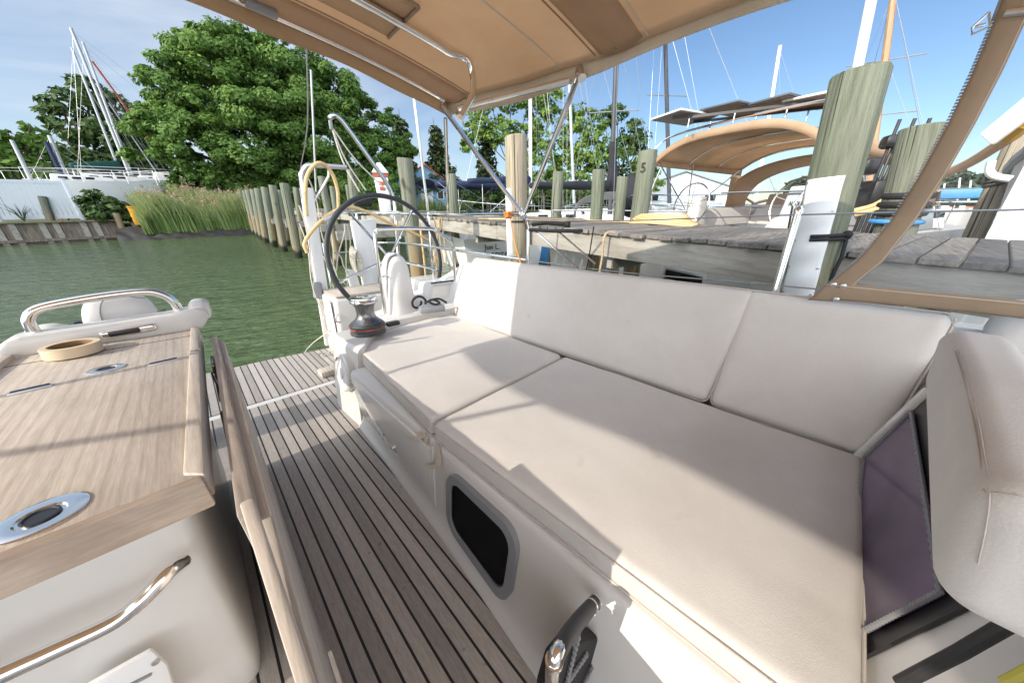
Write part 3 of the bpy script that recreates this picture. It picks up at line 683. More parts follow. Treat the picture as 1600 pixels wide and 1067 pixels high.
# ================================================================== cushions
def seat(name, label, corners, L, r, up, puff, grp, seed, seam=True, wr=.002, n=40):
    cm_ = cushion(L, r, corners, up, puff, n=n, seed=seed, wr=wr)
    if 'winch' in label:
        for v in cm_.bm.verts:
            if v.co.y > 1.4: u_ = (v.co.x-.55)/.93; v.co.y += .145*max(0, math.sin(math.pi*min(1, max(0, u_))**.65))*min(1, (v.co.y-1.4)/.5)
    o = build(cm_, name, M['fabric'], sharp=None)
    tag(o, label, 'cushion', grp)
    return o
UPZ = (0,0,1); SZ = .085; zb = .387
c1 = [(.52,.975,zb),(1.435,1.005,zb),(1.50,2.26,zb),(.60,1.935,zb)]
s1 = seat('seat_cushion', 'short cream seat cushion beside the winch, sunlit at its far end', c1, (.92,1.12,SZ), .024, UPZ, .010, 'bench seat cushions', 1)
c2 = [(.535,-.215,zb),(1.45,-.245,zb),(1.435,.985,zb),(.515,.955,zb)]
s2 = seat('seat_cushion', 'long cream seat cushion nearest us with a diagonal streak of sunlight', c2, (.92,1.2,SZ), .024, UPZ, .012, 'bench seat cushions', 5, n=48)
for o, cc in ((s2,c2),):
    for z_, nm in ((SZ-.011,'top_seam'),(.012,'bottom_seam')):
        mb = MB().tube(ring(cc, UPZ, z_, -.0015 if nm == 'x' else .0, .022), .0032, 6, closed=True); build(mb, nm, M['piping'], o)
for z_, nm in ((SZ-.011,'top_seam'),(.012,'bottom_seam')):
    a_, b_ = V3(.5205,.99,zb+z_), V3(.5985,1.915,zb+z_); build(MB().tube([a_+(b_-a_)*t for t in np.linspace(0,1,24)], .0032, 6), nm, M['piping'], s1)
# tie straps on the cushions' front edge
def strap(pts, w, parent):
    P = [np.array(p, float) for p in pts]; mb = MB()
    def fn(u, v):
        t = u*(len(P)-1); i = min(int(t), len(P)-2); p = P[i]+(P[i+1]-P[i])*(t-i)
        return p+V3(-.002*math.sin(u*3),w*(v-.5),0)
    mb.sheet(fn, 14, 3, .0015); return build(mb, 'tie_strap', M['canvas_trim'], parent)
strap([(.512,1.03,.392),(.506,1.035,.37),(.492,1.07,.345),(.485,1.14,.322),(.483,1.22,.318)], .032, s1)
strap([(.513,1.005,.39),(.504,1.0,.36),(.498,.99,.310)], .030, s1)
strap([(.512,.93,.392),(.505,.90,.36),(.494,.89,.325),(.488,.93,.29),(.482,.975,.27)], .030, s2)
# back cushions: slabs leaning on the coaming
lean = V3(.165,0,.475); lean /= np.linalg.norm(lean); nrm = np.cross(lean, V3(0,1,0)); nrm = -nrm if nrm[0] > 0 else nrm
def backc(name, label, y0, y1, seed, endin=0., H=.50):
    # plan quad lies on the coaming face; "up" points out of it, towards the seat
    b0 = V3(1.455,0,.463)-nrm*(-.0)
    base = b0-nrm*.115
    C = [base+V3(0,y0,0), base+V3(0,y1,0)+lean*0, base+V3(0,y1-endin,0)+lean*H, base+V3(0,y0-.055,0)+lean*H]
    o = build(cushion((y1-y0,H,.115), .034, [tuple(c) for c in C], tuple(nrm), .014, n=44, seed=seed, wr=.003), name, M['fabric'], sharp=None)
    tag(o, label, 'cushion', 'bench back cushions')
    mb = MB().tube(ring(C, nrm, .100, .0, .03), .0032, 6, closed=True); build(mb, 'front_seam', M['piping'], o)
    return o
backc('back_cushion', 'long cream back cushion below the dock, sunlit at its far end', .243, 2.13, 3, .06, .515)
backc('back_cushion', 'shorter cream back cushion in shade below the tan window panel', -.262, .232, 8, .0, .515)
# end bolster leaning against the cabin end
BC = [V3(.500,-.172,.795), V3(1.24,-.240,.812), V3(1.24,-.345,.812), V3(.500,-.277,.795)]
o = build(cushion((.74,.105,.165), .036, [tuple(p) for p in BC], (0,.10,.995), .006, n=36, seed=13, wr=.003), 'bolster_cushion', M['fabric'], sharp=None)
tag(o, 'thick rounded cream bolster leaning against the dark tinted window', 'cushion')
def onto(o, px, lift=.0015):
    from mathutils.bvhtree import BVHTree
    me = o.data; org = ORI[o.name]; bv = BVHTree.FromPolygons([v.co for v in me.vertices], [p.vertices for p in me.polygons])
    c = Vector(b2w((0,0,1.2))-org); out = []
    for u, v in px:
        d = Vector(T@_ray(RB, u, v)).normalized(); h = bv.ray_cast(c, d)
        if h[0] is not None: out.append(np.array(h[0]-d*lift)+org)
    return out
for path in ([(1497,545),(1512,590),(1526,645),(1538,710),(1546,770),(1540,825),(1528,880)], [(1546,770),(1572,772),(1598,776)], [(1492,548),(1506,594),(1519,648),(1530,712),(1537,768)]):
    P_ = onto(o, path)
    if len(P_) > 2: build(MB().tube(P_, .0009, 5, smooth=4), 'bolster_seam', M['piping'], o, 'W')
# ================================================================== cockpit table
tb = thing('cockpit_table', 'weathered teak cockpit table with a white base and folded leaf beside the floor', 'table', (-.30,1.35,0))
TZ = .75
xl, xr = lambda y: -.535-.02*(1.98-y), lambda y: -.072+.028*(y-.745)/1.235
mb = MB().hexa([(-.55,.742,TZ-.045),(-.085,.742,TZ-.045),(-.052,1.975,TZ-.045),(-.53,1.975,TZ-.045),(-.55,.742,TZ),(-.085,.742,TZ),(-.052,1.975,TZ),(-.53,1.975,TZ)], .003)
tt = build(mb, 'table_top', M['teak'], tb)
# edge mouldings: raised fiddle on both sides, front board
mb = MB().hexa([(-.112,.765,TZ-.05),(-.076,.745,TZ-.05),(-.043,1.97,TZ-.05),(-.072,1.97,TZ-.05),(-.108,.775,TZ+.006),(-.080,.748,TZ+.004),(-.046,1.97,TZ+.010),(-.070,1.97,TZ+.014)], .004); build(mb, 'side_moulding', M['teak'], tt)
mb = MB().hexa([(-.60,.745,TZ-.05),(-.545,.765,TZ-.05),(-.515,1.97,TZ-.05),(-.56,1.97,TZ-.05),(-.60,.748,TZ+.016),(-.552,.768,TZ+.016),(-.522,1.97,TZ+.016),(-.555,1.97,TZ+.016)], .004); build(mb, 'side_moulding', M['teak'], tt)
mb = MB().hexa([(-.62,.722,TZ-.058),(-.078,.722,TZ-.058),(-.080,.757,TZ-.058),(-.60,.757,TZ-.058),(-.62,.730,TZ+.004),(-.082,.730,TZ+.004),(-.086,.754,TZ+.002),(-.60,.754,TZ+.002)], .005); build(mb, 'front_moulding', M['teak_warm'], tt)
# flush fittings on the top
def flush(u, v, rx, ry, hole, name, dark=True):
    q = PB(u, v, z=TZ); p = build(MB().lathe([(1,-.004),(1,.0022),(.93,.0036),(.55,.0034),(.50,.0015)], tuple(q), n=36, sx=rx, sy=ry), name, M['steel'], tt)
    build(MB().lathe([(1,.0),(1,.0042),(.85,.0046),(.8,.0026),(.0,.0024)], tuple(q), n=30, sx=rx*hole, sy=ry*hole), name+'_centre', M['plastic_black'], p)
    return q
flush(65,808,.050,.050,.42,'flush_catch'); flush(166,577,.044,.036,.46,'flush_catch')
for (u, v) in ((48,609),(256,566)):
    q = PB(u, v, z=TZ); a = build(MB().box(tuple(q+V3(0,0,.001)), (.075,.020,.006), (0,0,R(8)), .002), 'hinge', M['steel_dull'], tt)
    build(MB().box(tuple(q+V3(0,.004,.0045)), (.066,.008,.004), (0,0,R(8)), .001), 'hinge_slot', M['plastic_black'], a)
mb = MB().box((-.292,1.86,TZ+.0005), (.50,.0025,.0016)); build(mb, 'lid_joint', M['thread_dark'], tt)
q = PB(305,547,z=TZ+.012); mb = MB().box(tuple(q), (.030,.012,.006), bevel=.002); build(mb, 'dark_inlay', M['teak_grey'], tt)
# moulded base
mb = MB(); secs = []
for z, x0, x1, y0, y1 in ((0,-.46,-.135,.86,1.86),(.10,-.46,-.125,.83,1.88),(.42,-.49,-.115,.785,1.93),(.60,-.505,-.108,.765,1.94),(.655,-.51,-.104,.757,1.945),(.672,-.53,-.098,.749,1.955),(.690,-.535,-.094,.747,1.96)):
    cx, cy = (x0+x1)/2, (y0+y1)/2; secs.append(rsec(cx, cy, z, (x1-x0)/2, (y1-y0)/2, 14, 44))
bs2 = build(closed_loft(mb, secs), 'table_base', M['gelcoat'], tb, sharp=50)
# front grab handle on the base
H = [PB(262,893,y=.742),PB(285,878,y=.735),PB(264,893,y=.70),PB(230,930,y=.690),PB(180,970,y=.690),PB(90,1013,y=.690),PB(0,1054,y=.690),PB(-90,1098,y=.69),PB(-140,1120,y=.74)][1:]
build(MB().tube(H, .0125, 14, smooth=6), 'grab_handle', M['steel'], tb)
# louvred grille low on the front
def fz(u, v): return PB(u, v, y=.752)
g = [fz(130,1067),fz(238,1007),fz(262,1030),fz(286,1105),fz(150,1190),fz(100,1120)]
gq2 = MB().prism(g, (0,-.012,0), .006); gl = build(gq2, 'vent_grille', M['gelcoat_old'], tb)
for k in range(5):
    a, b = fz(165+k*9,1078+k*20), fz(238+k*7,1042+k*20); build(MB().bar(a-V3(0,.013,0), b-V3(0,.013,0), .006, .006, bevel=.002), 'louvre', M['plastic_grey'], gl)
q = fz(244,1024); build(MB().lathe([(.006,0),(.006,.002),(.0,.003)], tuple(q-V3(0,.013,0)), (0,-1,0), 12), 'screw', M['steel_dull'], gl)
# folding leaf: an upper and lower board hanging beside the base on steel brackets
mb = MB().hexa([(-.028,.61,.25),(-.006,.61,.25),(.012,1.85,.25),(-.010,1.85,.25),(-.050,.61,.735),(-.024,.61,.735),(.004,1.85,.735),(-.014,1.85,.735)], .004)
lf = build(mb, 'table_leaf', M['teak_grey'], tb)
mb = MB().prism([(-.034,.24,.70),(-.033,.233,.56),(-.032,.06,.52),(-.028,.04,.012),(.002,1.84,.012),(.002,1.84,.712)], (.020,0,0), .004)  # lower forward end extended out of view to shade floor and bench
build(mb, 'outer_leaf', M['teak'], lf)
mb = MB().hexa([(-.030,.235,.700),(-.014,.235,.700),(-.022,.612,.716),(-.042,.612,.716),(-.029,.235,.735),(-.015,.235,.735),(-.023,.607,.760),(-.041,.607,.760)], .004)
build(mb, 'leaf_edge', M['teak'], lf)
for y in (1.62, 1.22):
    mb = MB().box((-.040,y,.62), (.012,.09,.17), (0,R(6),0), .006).box((-.034,y-.02,.55), (.016,.05,.22), (0,R(-4),0), .006)
    b_ = build(mb, 'folding_bracket', M['steel'], tb)
    for dz in (-.05,.0,.06): build(MB().lathe([(.009,0),(.009,.004),(.0,.006)], (-.034,y+.02,.60+dz), (1,0,.1), 10), 'bracket_screw', M['steel_dull'], b_)
mb = MB().box((-.034,.70,.60), (.03,.05,.10), (0,0,R(4)), .006); build(mb, 'leaf_stop', M['gelcoat'], tb)
# white pod at the aft end with rail, light and instrument dome
P_ = []
for (x, z) in ((-.56,.748),(-.555,.79),(-.53,.815),(-.50,.825),(-.30,.829),(-.10,.836),(-.035,.85),(-.005,.835),(.0,.80),(-.02,.765),(-.04,.748)): P_.append((x,1.975,z-.004))
mb = MB().prism(P_, (0,.10,0), .016, 3); pod = build(mb, 'instrument_pod', M['gelcoat'], tb, sharp=40)
mb = MB().box((-.02,2.06,.82), (.07,.13,.09), (0,0,R(-5)), .025, 3); build(mb, 'pod_shoulder', M['gelcoat'], pod)
q = V3(-.245,1.973,.785)
mb = MB().box(tuple(q), (.155,.022,.034), (0,R(-2),0), .014, 4); lt = build(mb, 'pod_light', M['steel'], pod)
mb = MB().box(tuple(q+V3(-.012,-.010,0)), (.085,.010,.020), (0,R(-2),0), .003); build(mb, 'light_lens', M['plastic_black'], lt)
hp = [(-.470,2.03,.81),(-.472,2.03,.86),(-.45,2.03,.895),(-.40,2.03,.912),(-.28,2.03,.926),(-.17,2.03,.928),(-.125,2.03,.912),(-.098,2.03,.88),(-.088,2.03,.835)]
build(MB().tube(hp, .0165, 14, smooth=5), 'grab_rail', M['steel'], tb)
pl = closed_loft(MB(), [rsec(-.30,2.42,.66,.122,.04,5),rsec(-.30,2.42,.72,.125,.055,4)]+[rsec(-.30,2.42,.72+.155*math.sin(t),.125*math.cos(t)**.45+.001,.055*math.cos(t)**.5+.001,3.2) for t in np.linspace(.15,1.56,8)])
ch = tag(build(pl, 'chart_plotter', M['gelcoat'], None, sharp=60), 'white domed instrument housing behind the rail at the table end', 'instrument')
for sx in (-1,1): build(MB().box((-.30+sx*.137,2.42,.745), (.024,.045,.055), bevel=.006), 'bracket_knob', M['plastic_black'], ch)
build(MB().tube([(-.36,2.36,.74),(-.355,2.365,.81),(-.33,2.372,.862),(-.28,2.375,.872),(-.2,2.37,.85)], .003, 6, smooth=4), 'housing_seam', M['plastic_grey'], ch)
mb = MB().lathe([(.075,0),(.078,.03),(.072,.06),(.055,.085),(.03,.098),(.0,.102)], (-.50,2.30,.695), n=28); tag(build(mb, 'compass', simple('cream dome', (.72,.70,.60), .3, var=.05)), 'small cream dome left of the domed instrument housing', 'compass')
mb = MB().box((-.40,2.36,.33), (.34,.24,.66), bevel=.03); build(mb, 'pod_leg', M['gelcoat'], tb)
# roll of masking tape
mb = MB(); q = V3(-.378,1.872,TZ+.0045)
prof = [(.052,.0),(.0685,.0),(.0685,.036),(.052,.036)]
rings = [[mb.bm.verts.new((q[0]+r*math.cos(2*math.pi*k/48),q[1]+r*math.sin(2*math.pi*k/48),q[2]+z)) for k in range(48)] for r, z in prof]
for i in range(4):
    a, b = rings[i], rings[(i+1)%4]
    for k in range(48): mb.bm.faces.new((a[k],a[(k+1)%48],b[(k+1)%48],b[k]))
bmesh.ops.recalc_face_normals(mb.bm, faces=mb.bm.faces[:])
tp = tag(build(mb, 'tape_roll', M['tape']), 'cream roll of masking tape lying on the far end of the teak table', 'tape')
build(MB().lathe([(.0515,.001),(.0515,.035),(.049,.035),(.049,.001)], tuple(q), n=40), 'tape_core', M['card'], tp)

# ================================================================== bimini top
bi = thing('bimini_top', 'tan canvas bimini on bent steel tubes stretched over the cockpit', 'bimini', (-.3,.9,1.2))
XC, HWm = -.30, 1.62
def bz_(y): return 1.845+.03*math.sin((y+.7)*1.2)
def hw(y): return np.interp(y, [-.9,.0,.9,1.3,1.75], [1.62,1.74,1.74,1.68,1.53])
def crown(x, y):
    t = (x-XC)/hw(y); s = 1-abs(t)**2.6
    return bz_(y)-.012+.125*s-.025*math.sin(math.pi*min(1,max(0,(y+.9)/2.65))*2)**2*s*.35
def can(u, v):
    y = -.9+2.65*v; t = -1+2*u; x = XC+hw(y)*t
    return (x, y+ (0 if v < .999 else -.02*(1-t*t)), crown(x, y))
cv = build(MB().sheet(can, 61, 45, .0018), 'canopy', M['canvas'], bi, sharp=None)
def val_aft(u, v):
    t = -1+2*u; x = XC+hw(1.75)*t; return (x, 1.752-.02*(1-t*t)-.012*v, crown(x,1.75)-.075*v+.004*math.sin(u*40)*v)
build(MB().sheet(val_aft, 70, 4, .0018), 'aft_valance', M['canvas'], cv, sharp=None)
for sg in (-1, 1):
    def val_side(u, v, sg=sg):
        y = -.9+2.65*u; x = XC+sg*(hw(y)-.002+.004*v); return (x, y, crown(XC+sg*hw(y),y)-(.055+.02*math.sin(u*9))*v)
    build(MB().sheet(val_side, 60, 4, .0018), 'side_valance', M['canvas_trim'], cv, sharp=None)
def bow(y, dz=-.02, sh=.0, drop=.25, n=41, end=.97):
    pts = []
    for k in range(n):
        t = -end+2*end*k/(n-1); x = XC+hw(y)*t; pts.append((x, y+sh*(1-abs(t)), crown(x,y)+dz-drop*max(0,(abs(t)-.86)/.14)**2))
    return pts
def port(y, x, z): return (x, y, z)
b1 = bow(1.38, -.022, .0, .0, end=.79)
b1 = [p for p in b1]; e = b1[-1]
b1 += [(1.085,1.372,1.885),(1.115,1.37,1.835),(1.105,1.365,1.755),(1.03,1.36,1.655)]
b1 = [(-.6-p[0],p[1],p[2]) for p in b1[:-5:-1]]+b1
build(MB().tube(b1, .0145, 12, smooth=3), 'frame_bow', M['steel'], bi)
build(MB().tube(bow(.81,-.004,0,.02), .010, 12, smooth=2), 'frame_bow', M['steel'], bi)
build(MB().tube(bow(1.72,-.016,0,.0), .014, 12, smooth=2), 'frame_bow', M['steel'], bi)
def pocket(y0, y1):
    def fn(u, v):
        t = -.985+1.97*u; y = y0+(y1-y0)*v; x = XC+hw(y)*t; return (x, y, crown(x,y)-.004-.020*math.sin(math.pi*v))
    return fn
build(MB().sheet(pocket(.72,.90), 60, 7, .0016), 'bow_pocket', M['canvas'], cv, sharp=None)
build(MB().sheet(pocket(1.60,1.745), 60, 7, .0016), 'bow_pocket', M['canvas'], cv, sharp=None)
for y in (1.08, .70, .92, 1.585):
    build(MB().tube([(p[0],p[1],p[2]) for p in bow(y,-.0035,0,.0,end=.985)], .0028, 6), 'canvas_seam', M['stitch' if y in (1.08,.70) else 'canvas_brown'], cv)
def patch(u, v):
    x = .40+.40*u; y = 1.27+.25*v; return (x, y, crown(x,y)-.006)
pt = build(MB().sheet(patch, 8, 6, .0016), 'canvas_patch', simple('darker tan patch', (.50,.32,.19), .95, var=.1), cv, sharp=None)
for a, b in (((.40,1.27),(.80,1.27)),((.80,1.27),(.80,1.52))):
    mb = MB().tube([(a[0]+(b[0]-a[0])*t, a[1]+(b[1]-a[1])*t, crown(a[0]+(b[0]-a[0])*t, a[1]+(b[1]-a[1])*t)-.010) for t in np.linspace(0,1,6)], .006, 6); build(mb, 'patch_binding', M['canvas_brown'], pt)
def strapf(u, v):
    y = 1.28+.42*u; x = .29+.035*v; return (x, y, crown(x,y)-.018-.012*math.sin(math.pi*u))
build(MB().sheet(strapf, 10, 3, .002), 'canvas_strap', M['canvas_trim'], cv, sharp=None)
q = PB(407,27,y=1.70); build(MB().tube([V3(q[0]-.045,1.665,crown(q[0]-.045,1.665)-.034), V3(q[0]+.045,1.665,crown(q[0]+.045,1.665)-.034)], .0155, 14), 'tube_joint', M['plastic_grey'], bi)
# struts on the port side, mirrored to starboard
ft = V3(1.70,1.60,1.27)
segs = [([ft, PB(745,240,x=1.42), V3(1.16,1.70,1.80)], .0135), ([ft+V3(0,-.02,.0), PB(905,118,x=1.42)], .0135),
        ([PB(716,170,x=1.16), PB(890,126,x=1.40)], .0125), ([V3(1.72,2.52,1.27), PB(696,185,x=1.45)], .0125), ([V3(1.72,2.85,1.30), PB(645,140,x=1.62)], .0125)]
for pts, r in segs:
    for sg in (1, -1):
        build(MB().tube([(p[0] if sg > 0 else -.6-p[0], p[1], p[2]) for p in pts], r, 10), 'strut', M['steel'], bi)
for q in (ft, PB(908,115,x=1.42), PB(718,178,x=1.17)):
    mb = MB().lathe([(.019,-.03),(.019,.03)], q, (.4,.5,.8), 12).lathe([(.008,-.028),(.008,.028)], q, (.9,-.4,0), 8); build(mb, 'tube_clamp', M['steel'], bi)
# halyard from bimini to stern
mb = MB().tube([(.55,1.66,1.99),(.66,2.3,1.72),(.80,3.25,1.56),(.83,3.44,1.40)], .0035, 6, smooth=3).tube([PB(486,110,y=3.38),PB(492,250,y=3.42),PB(494,300,y=3.44)], .008, 8)
tag(build(mb, 'stern_line', M['wire']), 'thin wire line running from under the bimini down to the stern davit', 'line')

# ================================================================== clear window panel on the port side
dx = lambda z: 1.60-.24*(z-.95)
def DP(u, v):   # on the leaning panel plane x = 1.60-.24(z-.95)
    r = _ray(RB, u, v); c = V3(0,0,1.2); n = V3(1,0,.24); d = 1.60+.24*.95; return c+r*((d-n@c)/(n@r))
dn = V3(-1,0,-.24)/math.hypot(1,.24)
wp_ = thing('window_panel', 'clear vinyl side window with tan zipped border at the right edge', 'window panel', (1.6,-.3,.9))
edge = [DP(*p) for p in ((1262,468),(1300,440),(1345,402),(1395,342),(1440,270),(1480,198),(1520,115),(1556,30),(1575,-20),(1592,-70))]
inn = [DP(*p) for p in ((1312,470),(1340,440),(1380,408),(1432,342),(1480,268),(1522,195),(1566,110),(1604,28),(1630,-20),(1650,-70))]
def lerpP(P, t):
    t = t*(len(P)-1); i = min(int(t), len(P)-2); return P[i]+(P[i+1]-P[i])*(t-i)
build(MB().sheet(lambda u, v: lerpP(edge,u)*(1-v)+lerpP(inn,u)*v+dn*(.004*math.sin(math.pi*v)), 60, 7, .004), 'canvas_border', M['canvas_brown'], wp_, sharp=None)
for f_ in (.16, .30, .93):
    build(MB().tube([lerpP(edge,t)*(1-f_)+lerpP(inn,t)*f_+dn*.0045 for t in np.linspace(0,1,50)], .0012 if f_ != .30 else .0025, 5), 'border_stitching', M['stitch' if f_ != .30 else 'canvas_trim'], wp_)
mb = MB(); n_ = 130
for k in range(n_):
    t = .04+.92*k/n_; a = lerpP(edge,t); d_ = lerpP(edge,min(1,t+.01))-a; o_ = a-lerpP(inn,t); o_ /= np.linalg.norm(o_)
    mb.box(tuple(a+o_*.0035), (.0055,.0055,.0038), (0,0,0), .0)
build(mb, 'zip_teeth', M['plastic_grey'], wp_)
low = [DP(*p) for p in ((1268,466),(1330,470),(1420,478),(1520,488),(1610,498),(1700,508))]
up_ = [DP(*p) for p in ((1296,440),(1330,444),(1420,453),(1520,462),(1610,470),(1700,478))]
build(MB().sheet(lambda u, v: lerpP(low,u)*(1-v)+lerpP(up_,u)*v+dn*(.005+.004*math.sin(math.pi*v)), 40, 6, .004), 'canvas_hem', M['canvas_brown'], wp_, sharp=None)
build(MB().tube([lerpP(up_,t)*.88+lerpP(low,t)*.12+dn*.0095 for t in np.linspace(0,1,30)], .0012, 5), 'hem_stitching', M['stitch'], wp_)
def pane(u, v):
    a = lerpP(inn, .02+.98*v); b = V3(a[0], -1.25, a[2]); return a*(1-u)+b*u-dn*.002
build(MB().sheet(pane, 12, 14, 0), 'clear_vinyl', M['vinyl'], wp_, sharp=None)
for p in ((1303,443),(1318,445),(1307,466)): build(MB().lathe([(.009,0),(.009,.004),(.005,.007),(.0,.008)], DP(*p)+dn*.009, tuple(dn), 14), 'snap', M['steel_dull'], wp_)
q = DP(1536,40)+dn*.012
mb = MB().tube([q+V3(0,.0,.022),q+V3(0,.016,.0),q+V3(0,.012,-.014),q+V3(0,-.010,-.006),q+V3(0,.0,.022)], .0025, 6).box(q+V3(0,.005,.0),(.004,.014,.006),bevel=.001); build(mb, 'zip_slider', M['steel_dull'], wp_)
q = DP(1590,20)+dn*.01; build(MB().lathe([(.008,-.02),(.008,.02)], q, (0,1,.2), 10).ball(q-V3(0,.025,0), .014, 2), 'turn_fastener', M['steel'], wp_)

# ================================================================== stern gear
y_ = 3.47
def davit(name, label, pts, w, loc):
    d = thing(name, label, 'davit', loc)
    P = [V3(*p) for p in pts]
    build(MB().prism([P[0]-V3(w/2,0,0), P[0]+V3(w/2,0,0), P[1]+V3(w/2,0,0), P[1]-V3(w/2,0,0)], (0,.05,0), .01), 'blade', M['gelcoat_old'], d)
    return d
dv = davit('davit', 'white bent davit blade with a pulley standing at the open stern corner', [(.825,y_,.02),(.895,y_,1.50)], .10, (.83,y_,0))
mb = MB().tube([(.875,y_+.025,1.46),(.875,y_+.025,1.58),(.91,y_+.025,1.65),(.98,y_+.025,1.685),(1.27,y_+.025,1.70)], .022, 10, smooth=5).tube([(1.10,y_+.025,1.69),(1.10,y_+.025,1.61),(.93,y_+.025,1.38)], .012, 8, smooth=2); build(mb, 'top_arm', M['steel_dull'], dv)
mb = MB().box((.80,y_-.03,.60), (.075,.06,.16), (0,R(8),0), .02); build(mb, 'pulley_block', M['plastic_grey'], dv)
mb = MB()
for a, b in (((.80,y_-.03,1.35),(.80,y_-.04,.1)),((.775,y_-.02,1.2),(.785,y_-.06,.15)),((.92,y_,1.6),(.98,y_-.05,.6)),((.82,y_-.05,.55),(.80,y_-.07,.05))):
    a, b = V3(*a), V3(*b); mb.tube([a+(b-a)*t+V3(.02*math.sin(t*9),.012*math.sin(t*7+1),0) for t in np.linspace(0,1,14)], .0055, 6)
for k in range(5): mb.tube([V3(.80+.012*k+.03*math.sin(t*2),y_-.06,.5-.40*t) for t in np.linspace(0,1,8)], .006, 6)
build(mb, 'tackle_rope', M['rope'], dv)
dv2 = thing('davit', 'pale grey davit board with rope tackle behind the steering wheel', 'davit', (1.52,3.62,0))
mb = MB().prism([PB(u,v,y=3.62) for u,v in ((548,345),(588,342),(592,470),(578,498),(572,470))], (0,.04,0), .008); build(mb, 'blade', M['gelcoat_old'], dv2)
mb = MB().prism([PB(u,v,y=3.66) for u,v in ((540,420),(556,422),(578,500),(562,500))], (0,.03,0), .006); build(mb, 'brace', M['gelcoat_old'], dv2)
mb = MB()
for a, b in (((540,350),(523,430)),((542,350),(556,432)),((538,350),(545,470)),((520,430),(575,470)),((528,395),(545,430)),((505,400),(530,470)),((517,360),(527,455))):
    a, b = PB(*a,y=3.58), PB(*b,y=3.58); mb.tube([a+(b-a)*t+V3(.008*math.sin(t*8),0,0) for t in np.linspace(0,1,8)], .006, 6)
build(mb, 'tackle_rope', M['rope'], dv2)
mb = MB(); c_ = PB(556,405,y=3.56)
for k in range(9): mb.tube([c_+V3(.035*math.cos(a)+.004*k-.02,-.004*k,.13*math.sin(a)-.006*k) for a in np.linspace(0,6.2,18)], .007, 6)
tag(build(mb, 'rope_coil', M['rope']), 'coil of white rope hung on the davit seen through the wheel', 'rope')
mb = MB().tube([PB(505,380,y=3.55),PB(522,470,y=3.5)], .012, 8).tube([PB(522,395,y=3.55),PB(552,393,y=3.6)], .008, 8); build(mb, 'steel_post', M['steel'], dv2)
# outboard crane
cr = thing('outboard_crane', 'curved steel crane tube with three rope falls above the wheel', 'crane', tuple(PB(625,333,y=3.7)))
build(MB().tube([PB(514,186,y=3.7),PB(519,182,y=3.7),PB(529,184,y=3.7),PB(547,206,y=3.7),PB(585,259,y=3.7),PB(607,292,y=3.7),PB(617,325,y=3.7),PB(622,400,y=3.7)], .022, 12, smooth=5), 'crane_tube', M['steel'], cr)
q = PB(517,196,y=3.68); build(MB().box(q, (.03,.03,.08), bevel=.008), 'pulley_block', M['plastic_grey'], cr)
mb = MB()
for u, v in ((562,300),(572,298),(603,296)): mb.tube([PB(518,198,y=3.68), PB((518+u)/2-4,(198+v)/2+4,y=3.66), PB(u,v,y=3.62)], .0075, 6, smooth=4)
build(mb, 'rope_fall', M['rope'], cr)
q = PB(618,336,y=3.7); build(MB().lathe([(.045,-.04),(.045,.04)], q, (1,0,0), 14).box(q+V3(0,0,-.03),(.12,.06,.06),bevel=.01), 'crane_clamp', M['gelcoat'], cr)
mb = MB().box(PB(567,315,y=3.74), (.20,.07,.10), bevel=.03, seg=3).tube([PB(545,336,y=3.74),PB(595,334,y=3.74)], .012, 8); build(mb, 'dark_holder', M['plastic_black'], cr)
# shore power cord looped over the davit
hose = [(505,262),(490,258),(480,275),(477,305),(482,330),(490,342)]
mb = MB().tube([PB(479,338,y=3.42),PB(477,300,y=3.41),PB(481,272,y=3.40),(PB(497,255,y=3.40)),PB(515,265,y=3.42),PB(527,295,y=3.44),PB(529,330,y=3.45)], .0155, 10, smooth=5)
mb.tube([PB(480,395,y=3.36),PB(476,380,y=3.36),PB(490,358,y=3.38),PB(515,335,y=3.42),PB(545,324,y=3.45),PB(580,334,y=3.48),PB(620,354,y=3.48),PB(668,375,y=3.46),PB(680,392,y=3.46),PB(682,425,y=3.46),PB(680,470,y=3.46)], .0155, 10, smooth=5)
mb.tube([PB(656,350,y=3.44),PB(662,400,y=3.44),PB(668,460,y=3.44)], .012, 8)
cd = tag(build(mb, 'shore_power_cord', M['cord_yellow']), 'yellow power cord looped over the stern davit and behind the wheel', 'cord')
p0, p1 = PB(506,345,y=3.39), PB(528,333,y=3.41); build(MB().tube([p0,p1], .020, 10), 'cord_plug', M['steel_dull'], cd)
mb = MB()
for k in range(6): mb.tube([PB(678+k*3+4*math.sin(t*3+k),336+75*t,y=3.30-.02*k) for t in np.linspace(0,1,8)], .007, 6)
for k in range(4): mb.tube([PB(680+k*6,338-4*math.sin(3*t),y=3.30) +V3(0,.02*math.sin(6*t),0) for t in np.linspace(0,1,6)], .008, 6)
tag(build(mb, 'rope_hank', M['rope_tan']), 'hank of tan rope hanging from the steel stern rail', 'rope')
mb = MB().tube([PB(520,513,y=3.2), PB(480,545,y=3.9), PB(462,575,y=4.4)-V3(0,0,.05)], .006, 6, smooth=3)
tag(build(mb, 'mooring_line', M['rope']), 'thin pale mooring line sloping from the stern corner to the water', 'rope')
